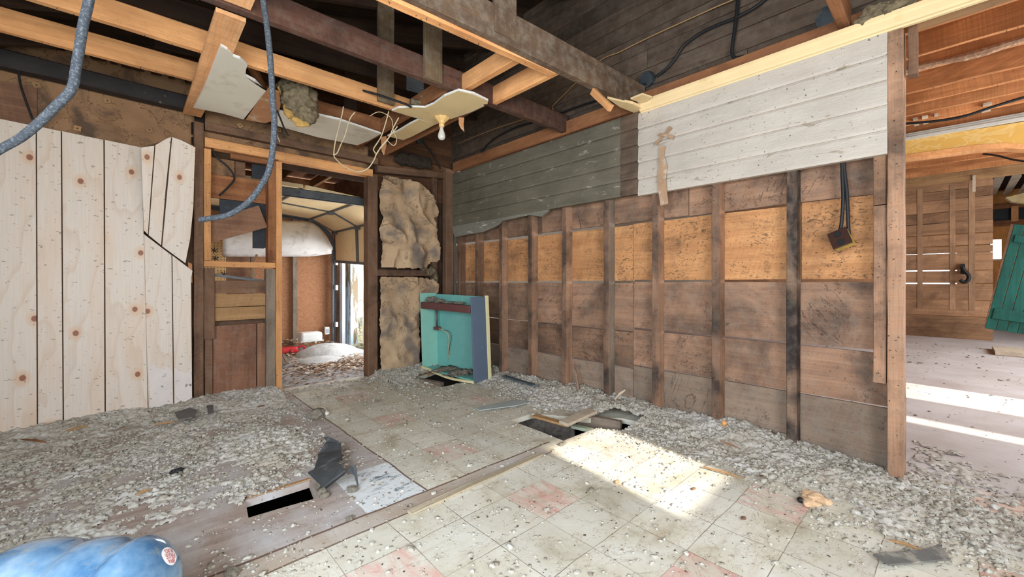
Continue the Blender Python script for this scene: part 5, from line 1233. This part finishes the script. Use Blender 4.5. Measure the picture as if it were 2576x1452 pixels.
# green door leaning at the right edge
XD = 9.0
mat_gd = wood('dark_green_paint', (26,84,74), (36,104,92), stain=(18,52,48), amt=.5, axis='Z', speck=.4, saw=.1, rough=.6)
t = thing('green_door', 'dark green plank door leaning at the right edge of the photo', 'door', PX(2560, 845, XD))
dq = lambda x_, y_, dx_=0: PX(x_, y_, XD) + Vector((dx_, 0, 0))
tl_, bl_, br_, tr_ = (2551,564), (2477,826), (2640,850), (2720,580)
def bil(u_, v_): # u across, v down
    a_ = Vector(tl_).lerp(Vector(tr_), u_); b_ = Vector(bl_).lerp(Vector(br_), u_); c_ = a_.lerp(b_, v_); return c_
for i in range(6):
    u0, u1 = i/6+.004, (i+1)/6-.004; q = [dq(*bil(a_, b_)) for a_, b_ in ((u0,0),(u1,0),(u1,1),(u0,1))]
    MB().prism(q, (.03,0,0)).build('door_plank', mat_gd, parent=t, bevel=.004)
for v0, v1 in ((.10,.17),(.80,.90)):
    q = [dq(*bil(a_, b_), -.025) for a_, b_ in ((.06,v0),(1,v0),(1,v1),(.06,v1))]; MB().prism(q, (.025,0,0)).build('door_batten', mat_gd, parent=t, bevel=.004)
q = [dq(*bil(a_, b_), -.005) for a_, b_ in ((-.05,.0),(-.005,.0),(-.005,.99),(-.01,.99))]
tag(MB().prism(q, (.035,0,0)).build('door_edge', MT['studbr'], parent=t), 'bare wooden door edge')
tag(MB().box((8.6, PX(2600,850,8.9).y, -.0), (9.3, PX(2500,850,8.9).y, .05)).build('wood_scrap', MT['paleboard']), 'pale board pieces under the foot of the green door', 'scrap')

# ---------------------------------------------------------------- blue water jug in the foreground
mat_jug = N('translucent_blue_plastic', .12); mat_jug.b.inputs['Specular IOR Level'].default_value = .5
v = mat_jug.coord('Object'); n1 = mat_jug.noise(v, 7, 5, .6); n2 = mat_jug.noise(v, 11, 6, .7)
c = mat_jug.ramp(n1, [(.35, s2l((58,104,146))), (.52, s2l((112,146,176))), (.68, s2l((160,180,196)))])
c = mat_jug.mix(mat_jug.math('MULTIPLY', mat_jug.ramp(n2, [(.56, 0), (.64, 1)]), .6), c, s2l((150,150,140)))
mat_jug.b.inputs['Transmission Weight'].default_value = .12; mat_jug.b.inputs['Coat Weight'].default_value = .5; mat_jug = mat_jug.done(c)
E = Vector((.065, 1.44, .15)); dj = Vector((-.76, .65, 0)).normalized()
prof = [(0,0),(.03,.002),(.06,.008),(.085,.019),(.105,.034),(.120,.050),(.130,.066),(.135,.078),(.134,.085),(.124,.10),(.122,.11),(.131,.13),(.135,.16),(.133,.19),(.122,.205),(.120,.215),(.130,.235),(.135,.27),(.134,.31),(.120,.35),(.09,.39),(.055,.425),(.032,.44),(.028,.45),(.028,.49),(0,.492)]
prof = [(r_*1.08, h_*1.22) for r_, h_ in prof]
t = thing('water_jug', 'big translucent blue water jug lying on the floor at the bottom left corner', 'jug', (E.x, E.y, 0))
MB().lathe(prof, E, dj, 48).build('jug_body', mat_jug, parent=t, smooth=True)
MB().lathe([(.031,.552),(.034,.555),(.034,.602),(.031,.605),(0,.606)], E, dj, 24).build('cap', plain('pale_blue_cap', (150,180,210)), parent=t, smooth=True)
# round sticker near the base end
side = (EYE - E); side = (side - dj*side.dot(dj)); side.normalize()
def on_jug(a_, h_): # angle around axis from 'side', distance along
    up_ = dj.cross(side).normalized(); return side*math.cos(a_) + up_*math.sin(a_)
# sticker lettering on the jug
h0 = .036; Rj = .146
def prof_r(h):
    for (r0, a0_), (r1, a1_) in zip(prof[:-1], prof[1:]):
        if a0_ <= h <= a1_ and a1_ > a0_: return r0+(r1-r0)*(h-a0_)/(a1_-a0_)
    return .13
sv = side; uv_ = Vector((0,0,1)); uv_ = (uv_-dj*uv_.dot(dj)); uv_ = (uv_-sv*uv_.dot(sv)).normalized()
a_mid = R(22)
arc = [0.0]
for (r0, a0_), (r1, a1_) in zip(prof[:-1], prof[1:]): arc.append(arc[-1]+math.hypot(r1-r0, a1_-a0_))
S0 = .098; a_mid = R(82)
def jm(s_, t_, lift=.0012):
    q_ = S0+s_; i_ = max(j for j in range(len(arc)) if arc[j] <= q_); f_ = (q_-arc[i_])/(arc[i_+1]-arc[i_])
    r_ = prof[i_][0]+(prof[i_+1][0]-prof[i_][0])*f_; h = prof[i_][1]+(prof[i_+1][1]-prof[i_][1])*f_
    dr = prof[i_+1][0]-prof[i_][0]; dh = prof[i_+1][1]-prof[i_][1]; L_ = math.hypot(dr, dh)
    a_ = a_mid + t_/.088
    rad = sv*math.cos(a_)+uv_*math.sin(a_)
    return E + dj*(h - dr/L_*lift) + rad*(r_ + dh/L_*lift)
mb = MB(); vs_ = [jm(0,0)]; n = 40
for ring in range(1, 5):
    for k_ in range(n): vs_.append(jm(math.cos(2*math.pi*k_/n)*.026*ring/4, math.sin(2*math.pi*k_/n)*.026*ring/4))
fs = [(0, 1+k_, 1+(k_+1) % n) for k_ in range(n)]
for ring in range(3):
    for k_ in range(n): fs.append((1+ring*n+k_, 1+(ring+1)*n+k_, 1+(ring+1)*n+(k_+1) % n, 1+ring*n+(k_+1) % n))
mb.add(vs_, fs); stk = mb.build('sticker', plain('white_sticker', (240,238,236), var=.02, rough=.5), parent=t); tag(stk, 'round white sticker with pinkish red lettering')
mat_ltr = plain('pinkish_red_ink', (206,120,124), var=.02, rough=.5)
def letters(txt, yc, size):
    cu = bpy.data.curves.new('txt', 'FONT'); cu.body = txt; cu.size = size; cu.align_x = 'CENTER'; cu.offset = size*.02
    to = bpy.data.objects.new('txt', cu); COL.objects.link(to)
    dg = bpy.context.evaluated_depsgraph_get(); me = bpy.data.meshes.new_from_object(to.evaluated_get(dg))
    bpy.data.objects.remove(to)
    V = [jm(-(v.co.y+yc), -v.co.x, .0022) for v in me.vertices]
    F = [tuple(p.vertices) for p in me.polygons]
    o = MB().add(V, F).build('lettering', mat_ltr, parent=stk); return o
letters('BPA', .0085, .0165); letters('FREE', -.0055, .0175); letters('JUG', -.0195, .0165)

# ---------------------------------------------------------------- plaster debris over the floor
def sst(x, a, b): t_ = np.clip((x-a)/(b-a), 0, 1); return t_*t_*(3-2*t_)
def mask(x, y):
    mB = .93*sst(y, 2.5, 3.5)*np.where((x > .95) & (x < 1.85), .6, 1)
    mA = .93*sst(x, 2.0, 2.55)*sst(y, -.1, .3)
    mL = sst(-x, -1.15, -.7)*sst(y, 2.02, 2.3)*.86
    mLL = np.maximum(sst(-x, -.35, .2)*.66, sst(-x, -.9, -.3)*.42)
    mR = sst(x, 1.7, 2.3)*sst(-y, -.75, -.15)*.85
    m = np.maximum.reduce([mB, mA, mL, mLL, mR, np.full_like(x, .2)])
    # kept clearer: the bluish white lane in front of the doorway and the middle tiles
    lane = np.exp(-(((x-1.25)/.45)**2+((y-3.05)/.7)**2)); m = m*(1-.45*lane)
    tile = sst(x, 1.0, 1.1)*sst(-x, -2.2, -1.9)*sst(-y, -2.6, -2.0)*sst(y, .2, .6); m = m*(1-.25*tile)
    return m
def debris_h(x, y):
    m = mask(x, y)
    n1 = fbm(x, y, 5, 4, 1); n2 = fbm(x*1.0, y*1.0, 27, 4, 7, .62); n3 = fbm(x, y, 70, 2, 13)
    h = (n1-.5)*.036 + (n2-.5)*.032 + (n3-.5)*.022 + (m-.80)*.048
    pile = .055*sst(x, 2.45, 2.85)*sst(y, .1, .9)*(.5+n1) + .05*sst(y, 3.6, 4.05)*np.where((x > .95) & (x < 1.8), .5, 1)*(.5+n1)
    pile += .055*np.exp(-(((x-2.62)/.16)**2+((y-1.75)/.25)**2)) + .05*np.exp(-(((x-.62)/.22)**2+((y-2.9)/.25)**2))
    return h + pile*m
mat_deb = N('plaster_debris', 1.0); v = mat_deb.coord('Object')
n1 = mat_deb.noise(v, 3, 6, .65); n2 = mat_deb.noise(v, 34, 5, .7); n3 = mat_deb.noise(v, 110, 3, .6)
c = mat_deb.ramp(n1, [(.32, s2l((178,168,152))), (.62, s2l((206,202,194)))])
c = mat_deb.mix(.6, c, mat_deb.ramp(n2, [(.3, .7), (.7, 1.2)]), 'MULTIPLY')
c = mat_deb.mix(mat_deb.math('MULTIPLY', mat_deb.ramp(n3, [(.64, 0), (.68, 1)]), .5), c, s2l((84,74,62)))
mat_deb.bump(mat_deb.math('ADD', n2, mat_deb.math('MULTIPLY', n3, .7)), .6, .007); mat_deb = mat_deb.done(c)
res = .006
gx = np.arange(-1.02, 3.75, res); gy = np.arange(-.45, 4.2, res)
X, Y = np.meshgrid(gx, gy, indexing='xy')
H = debris_h(X, Y)
H = np.where(X > 2.95, H*.6-.004, H)
ok = H > -.003
ok &= ~((X > 2.94) & (Y > .17))
ok &= ~((X > 3.0) & (fbm(X, Y, 4, 3, 31) < .3 + .5*(X-3.0)))
for h_ in HOLES:
    ok &= ~inpoly(X+(vnoise(X,Y,40,3)-.5)*.015, Y+(vnoise(X,Y,40,4)-.5)*.015, h_)
Z = np.maximum(H, -.004)
idx = np.arange(X.size).reshape(X.shape)
fo = ok[:-1,:-1] & ok[1:,:-1] & ok[:-1,1:] & ok[1:,1:]
Q = np.stack([idx[:-1,:-1], idx[:-1,1:], idx[1:,1:], idx[1:,:-1]], -1)[fo]
used = np.unique(Q); remap = np.zeros(X.size, np.int64); remap[used] = np.arange(len(used))
V = np.stack([X.ravel(), Y.ravel(), Z.ravel()], 1)[used]
o = np_mesh('plaster_debris', V, remap[Q], [mat_deb]); tag(o, 'grey crumbled plaster debris spread over the kitchen floor', 'debris', kind='stuff')

def clumps(name, pos, sizes, mat, label, seed, sub=2, rest=True):
    import bmesh
    rs = np.random.RandomState(seed)
    bm = bmesh.new(); bmesh.ops.create_icosphere(bm, subdivisions=sub, radius=1.0)
    B = np.array([v.co[:] for v in bm.verts]); F = np.array([[v.index for v in f.verts] for f in bm.faces]); bm.free()
    n = len(pos); k = len(B)
    D = 1 + rs.uniform(-.38, .38, (n, k, 1))
    S = sizes[:, None, None]*np.stack([rs.uniform(.8,1.5,n), rs.uniform(.7,1.2,n), rs.uniform(.45,.9,n)], 1)[:, None, :]
    V = B[None]*D*S
    a = rs.uniform(0, 6.28, n); ca, sa = np.cos(a)[:,None], np.sin(a)[:,None]
    Vx = V[...,0]*ca - V[...,1]*sa; Vy = V[...,0]*sa + V[...,1]*ca
    W = np.stack([Vx, Vy, V[...,2]], -1) + pos[:, None, :]
    Fs = (F[None] + (np.arange(n)*k)[:, None, None]).reshape(-1, 3)
    o = np_mesh(name, W.reshape(-1, 3), Fs, [mat]); return tag(o, label, 'debris', kind='stuff')
rs = np.random.RandomState(5)
def sample(n, x0, x1, y0, y1, pw=1.6, floor_=.05):
    out = []
    while sum(len(q) for q in out) < n:
        x_ = rs.uniform(x0, x1, n*3); y_ = rs.uniform(y0, y1, n*3); m_ = mask(x_, y_)
        cl_ = fbm(x_, y_, 6, 3, 41)
        keep = rs.rand(n*3) < (m_**pw)*np.clip((cl_-.38)*5, 0.02, 1)+floor_*.3
        keep &= ~((x_ > 2.92) & (y_ > .1))
        for h_ in HOLES: keep &= ~inpoly(x_, y_, h_)
        out.append(np.stack([x_[keep], y_[keep]], 1))
    p = np.concatenate(out)[:n]; z_ = np.maximum(debris_h(p[:,0], p[:,1]), 0)
    return np.concatenate([p, z_[:,None]], 1)
mat_cl = N('plaster_crumbs', 1.0); v = mat_cl.coord('Object'); gi = mat_cl.n('ShaderNodeNewGeometry').outputs['Random Per Island']
n2 = mat_cl.noise(v, 60, 4, .7)
c = mat_cl.ramp(gi, [(0, s2l((150,140,122))), (.5, s2l((190,184,170))), (.97, s2l((208,204,194))), (1, s2l((220,216,206)))])
c = mat_cl.mix(.7, c, mat_cl.ramp(n2, [(.3, .55), (.7, 1.2)]), 'MULTIPLY'); mat_cl.bump(n2, .7, .01); mat_cl = mat_cl.done(c)
p = sample(8000, -1, 3.0, -.4, 4.1); clumps('plaster_lumps', p+np.array([0,0,.002]), rs.lognormal(-5.15, .42, len(p)).clip(.003, .016), mat_cl, 'crumbled plaster lumps lying all over the kitchen floor', 1, 2)
p = sample(22000, -1, 3.05, -.4, 4.1, 1.2, .12); clumps('plaster_crumbs', p, rs.lognormal(-5.6, .4, len(p)).clip(.0018, .008), mat_cl, 'fine plaster crumbs peppered over the kitchen floor', 2, 1)
# dark flecks
mat_fl = plain('dark_flecks', (84,72,60), var=.3, rough=1)
n = 1300; p = np.stack([rs.uniform(.3, 3, n), rs.uniform(-.4, 3.2, n), np.full(n, .001)], 1); p[:,2] = np.maximum(debris_h(p[:,0], p[:,1]), 0)
kp = ~np.logical_or.reduce([inpoly(p[:,0], p[:,1], h_) for h_ in HOLES]) & ~((p[:,0] > 2.92) & (p[:,1] > .1)); p = p[kp]
clumps('dark_crumbs', p, rs.lognormal(-5.9, .45, len(p)).clip(.001, .006), mat_fl, 'dark crumbs scattered over the tiles', 3, 1)
# east room: sparse dark droppings of debris
n = 1500; p = np.stack([rs.uniform(2.99, 9.5, n), rs.uniform(-1.2, 1.6, n), np.full(n, -.005)], 1)
kp = rs.rand(n) < np.clip(fbm(p[:,0], p[:,1], 3, 3, 9)*2.2-.5, .1, 1); p = p[kp]
clumps('dark_crumbs', p, rs.lognormal(-5.1, .5, len(p)).clip(.003, .02)*np.clip(p[:,0]/6, .6, 1.3), plain('brown_grey_crumbs', (118,106,92), var=.3, rough=1), 'grey-brown crumbs scattered over the pale east room floor', 4, 1)

# ---------------------------------------------------------------- single things on the kitchen floor
def zat(px, py):
    p_ = PZ(px, py, 0); h_ = float(debris_h(np.array([p_.x]), np.array([p_.y]))[0]); return max(h_, 0)
def onf(px, py, dz_=0.):
    z_ = zat(px, py); return PZ(px, py, z_+dz_)
def flat(name, pts, dz_, th, mat, label, cat, z=None):
    zc = z if z is not None else zat(sum(p[0] for p in pts)/len(pts), sum(p[1] for p in pts)/len(pts))
    q = [PZ(x_, y_, zc+dz_+(p[2] if len(p) > 2 else 0)) for p in pts for x_, y_ in [p[:2]]]
    return tag(MB().prism(q, (0,0,th)).build(name, mat), label, cat)
# black felt flap
mat_felt = plain('black_roofing_felt', (66,68,70), var=.25, scale=14, rough=.75, spots=(120,122,122), amt=.5, bump=.4)
def PH(x_, y_, z_): return PZ(x_, y_, z_)
mb = MB()
mb.add([PH(774,1190,.02), PH(812,1172,.055), PH(847,1160,.09), PH(868,1184,.10), PH(838,1207,.065), PH(812,1227,.03)], [(0,1,4,5), (1,2,3,4)])
mb.add([PH(790,1180,.02), PH(852,1160,.085), PH(860,1148,.07), PH(800,1152,.03), PH(799,1142,.02), PH(858,1132,.06), PH(857,1114,.075), PH(822,1110,.06)], [(0,1,2,3), (3,2,5,4), (4,5,6,7)])
mb.add([PH(814,1100,.085), PH(828,1099,.09), PH(853,1111,.08), PH(846,1114,.07), PH(822,1112,.07)], [(0,1,2,3,4)])
mb.add([PH(866,1188,.085), PH(878,1176,.10), PH(882,1190,.07), PH(886,1169,.105), PH(894,1171,.10), PH(891,1196,.055), PH(897,1180,.085), PH(899,1222,.004), PH(902,1222,.003)], [(0,1,2), (1,3,5,2), (3,4,6,5), (5,6,8,7)])
mb.add([PH(812,1227,.03), PH(838,1207,.065), PH(840,1212,.03), PH(816,1232,.005)], [(0,1,2,3)]); mb.add([PH(838,1207,.065), PH(868,1184,.10), PH(866,1192,.05), PH(840,1212,.03)], [(0,1,2,3)])
o = mb.build('roofing_felt', mat_felt); s_ = o.modifiers.new('s', 'SOLIDIFY'); s_.thickness = .004; tag(o, 'crumpled black felt flap curling up beside the narrow slot in the floor', 'felt')
blob('plaster_lump', [(onf(810,1240,.01), .020, (1,1,.9)), (onf(801,1226,.016), .014, (1,1,1)), (onf(816,1247,.008), .018, (1.1,1,.8))], MT['dirtclump'], 'dusty bone-shaped plaster lump at the end of the narrow slot', 'lump', sub=3, freq=40)
for k_, (x_, y_, r_, lab) in enumerate(((884,1232,.02,'crumbly tan plaster lump right of the black felt flap'),(878,1304,.014,'small plaster lump on the bare board below the narrow slot'),(798,1042,.05,'big plaster lump in front of the white one'),(1412,1118,.016,'small plaster lump in the sun at the corner of the middle hole'),(584,1442,.02,'lump of plaster on the brown board edge at the bottom'))):
    blob('plaster_lump', [(onf(x_, y_, r_*.5), r_, (1.2,1,.8)), (onf(x_+8, y_-4, r_*.4), r_*.7, (1,1,.8))], MT['dirtclump'], lab, 'lump', sub=3, amp=.5, freq=35)
blob('plaster_lump', [(onf(806,1036,.02), .042, (1.2,1,.75)), (onf(815,1040,.02), .03, (1.2,1,.7))], plain('white_plaster', (226,222,212), var=.15, scale=30, bump=.6), 'white rounded plaster lump on the debris in front of the doorway', 'lump', sub=3, amp=.25, freq=22)
blob('foam_scrap', [(onf(2050,1250,.012), .035, (1.3,1.3,.35)), (onf(2035,1262,.01), .03, (1.3,1.2,.35)), (onf(2075,1262,.008), .022, (1.2,1.2,.5))], plain('orange_foam', (238,200,160), var=.15, scale=60, rough=1, bump=1), 'pale orange foam tuft on the tiles at right', 'foam', amp=.5, freq=40)
blob('black_lump', [(onf(2014,1258,.012), .014, (1,1,.9))], MT['black'], 'small black round lump beside the orange foam tuft', 'lump', sub=3, amp=.15, freq=40)
blob('rubber_scrap', [(onf(444,1186,.01), .018, (1.6,.8,.8))], MT['black'], 'small dark curled scrap alone on the left debris', 'scrap', sub=3, amp=.5, freq=50)
blob('wood_scrap', [(onf(1822,1066,.02), .02, (.7,.8,1.0))], MT['orange'], 'small orange wood scrap at the foot of the stud by the heap', 'scrap', sub=3, amp=.5, freq=40)
for k_, (a_, b_, w__, m_, lab) in enumerate((
    ((1768,1173),(1868,1202),.010,'tan','thin orange wood strip beside the sunlit patch'),
    ((58,1104),(118,1112),.02,'orangedk','short brown stick on the debris below the pine panel corner'),
    ((168,1083),(222,1069),.018,'tan','pale splinter at the foot of the large pine panel'),
    ((272,1084),(358,1071),.014,'studgrey','long grey-brown splinter lying in front of the pine panels'),
    ((340,1243),(382,1229),.008,'tan','tiny brown splinter alone on the left floor'),
    ((1812,1108),(1862,1128),.008,'studbr','thin dark twig along the debris near the blackened stud'),
    ((2236,1356),(2320,1382),.012,'tan','thin tan splinter above the dark felt piece at the bottom right'),
    ((388,1067),(448,1060),.012,'tan','tan splinter by the foot of the snapped panel'))):
    za, zb_ = zat(*a_), zat(*b_); splinter(PZ(*a_, za+.012), PZ(*b_, zb_+.012), w__, .006, MT[m_], lab)
flat('felt_scrap', [(2196,1398),(2216,1395),(2330,1386),(2362,1372),(2392,1410),(2300,1418),(2236,1424)], .012, .006, plain('dusty_felt', (104,102,98), var=.25, scale=14, rough=.9, spots=(164,158,146), amt=.8, lo=.48, hi=.58, bump=.4), 'dusty dark felt piece lying at the bottom right', 'felt')
flat('slate_scrap', [(440,1040),(478,1028),(497,1036),(484,1052),(450,1058)], .014, .008, plain('grey_slate', (104,100,98), var=.2, spots=(140,134,124)), 'dark grey flat scrap on the debris by the snapped panel', 'scrap')
flat('slate_scrap', [(520,1022),(536,1020),(538,1040),(524,1044)], .014, .006, plain('grey_slate2', (100,98,98), var=.2, spots=(140,134,124)), 'small dark flat scrap below the dark stud', 'scrap')
# raised seam strips on the tiles
lumber('floor_strip', PZ(1030,1291,.006), PZ(1362,1142,.006), .035, .010, wood('seam_strip', (176,160,134), (198,184,158), stain=(120,100,80), amt=.4, speck=.4, dust=.3), 'long dusty wood strip lying on the tiles towards the middle hole', 'strip')
# blue-grey board at the wall and flat pieces
lumber('wood_scrap', onf(1268,946,.02), onf(1344,970,.02), .05, .014, plain('blue_grey_board', (84,98,106), var=.2, spots=(130,130,122)), 'blue-grey board on edge in the debris by the cabinet', 'board')
flat('pale_board', [(1195,1028),(1290,1008),(1338,1012),(1300,1022),(1206,1034)], .012, .006, plain('pale_grey_board', (170,178,176), var=.1, spots=(140,132,118), amt=.6), 'pale blue-grey board buried in debris beyond the middle hole', 'board')
# boards at the middle hole
a_, b_ = PZ(1408,1063,.03), PZ(1494,1030,.055)
lumber('loose_board', PZ(1344,1046,.012), PZ(1432,1070,.02), .05, .016, MT['tan'], 'dusty board edge along the far side of the middle hole', 'board')
lumber('loose_board', PZ(1418,1066,.035), PZ(1490,1034,.055), .085, .022, MT['paleboard'], 'pale split board laid across the middle hole', 'board')
lumber('joist_offcut', PZ(1455,1054,-.03), PZ(1563,1074,-.03), .04, .085, MT['studgrey'], 'cut joist end beside the board across the middle hole', 'joist')
lumber('loose_board', PZ(1440,1072,-.02), PZ(1490,1084,-.02), .045, .02, plain('greenish_board', (150,156,136), var=.2, spots=(120,112,98)), 'greenish grey batten lying inside the middle hole', 'board')
tag(MB().prism([PZ(1285,1058,-.01), PZ(1300,1052,-.01), PZ(1480,1075,-.01), PZ(1560,1084,-.01), PZ(1500,1077,-.35), PZ(1340,1070,-.35)], (.01,.02,0)).build('subfloor_felt', plain('coarse_grey_felt', (92,84,76), var=.4, scale=60, bump=1)), 'coarse dark grey lining seen inside the middle hole', 'lining') if False else None
lumber('floor_joist', PZ(1290,1062,-.11)+Vector((0,.10,0)), PZ(1430,1100,-.11)+Vector((.15,.06,0)), .03, .20, plain('coarse_grey_joist', (112,104,96), var=.5, scale=40, bump=1.0, spots=(60,54,50), sscale=40), 'rough grey textured joist side inside the middle hole', 'joist')
# rim boards of the slot and cabinet hole
lumber('rim_board', PZ(619,1264,-.016)+Vector((0,.008,0)), PZ(780,1214,-.016)+Vector((0,.008,0)), .026, .036, MT['tan'], 'broken tan board edge along the back of the narrow slot', 'board')
lumber('rim_board', PZ(1048,958,-.02), PZ(1112,970,-.02), .05, .06, MT['studgrey'], 'grey joist piece at the near side of the hole under the cabinet', 'board')
lumber('rim_board', PZ(1046,948,-.005), PZ(1112,934,.0), .02, .02, MT['tan'], 'thin tan board edge at the far left of the hole under the cabinet', 'board')
# rotten leaves / chips
for k_, (x_, y_, lab) in enumerate(((656,1022,'round rust-brown chip on the pale floor in front of the frame'),(1552,1213,'pinkish shard standing in the sunlit patch'),(1745,1230,'rust-brown shard near the right end of the sunlit patch'),(1870,1304,'small brown lump on the tile below the sunlit patch'),(1916,1198,'small dark brown lump beyond the tip of the sunlit patch'))):
    blob('chip', [(onf(x_, y_, .004), .012 if k_ != 0 else .02, (1.3,.8,.35 if k_ != 1 else 1.0))], [MT['board'], MT['brownpaper'], MT['board'], MT['board'], MT['studbr']][k_], lab, 'chip', sub=2, amp=.3, freq=60)
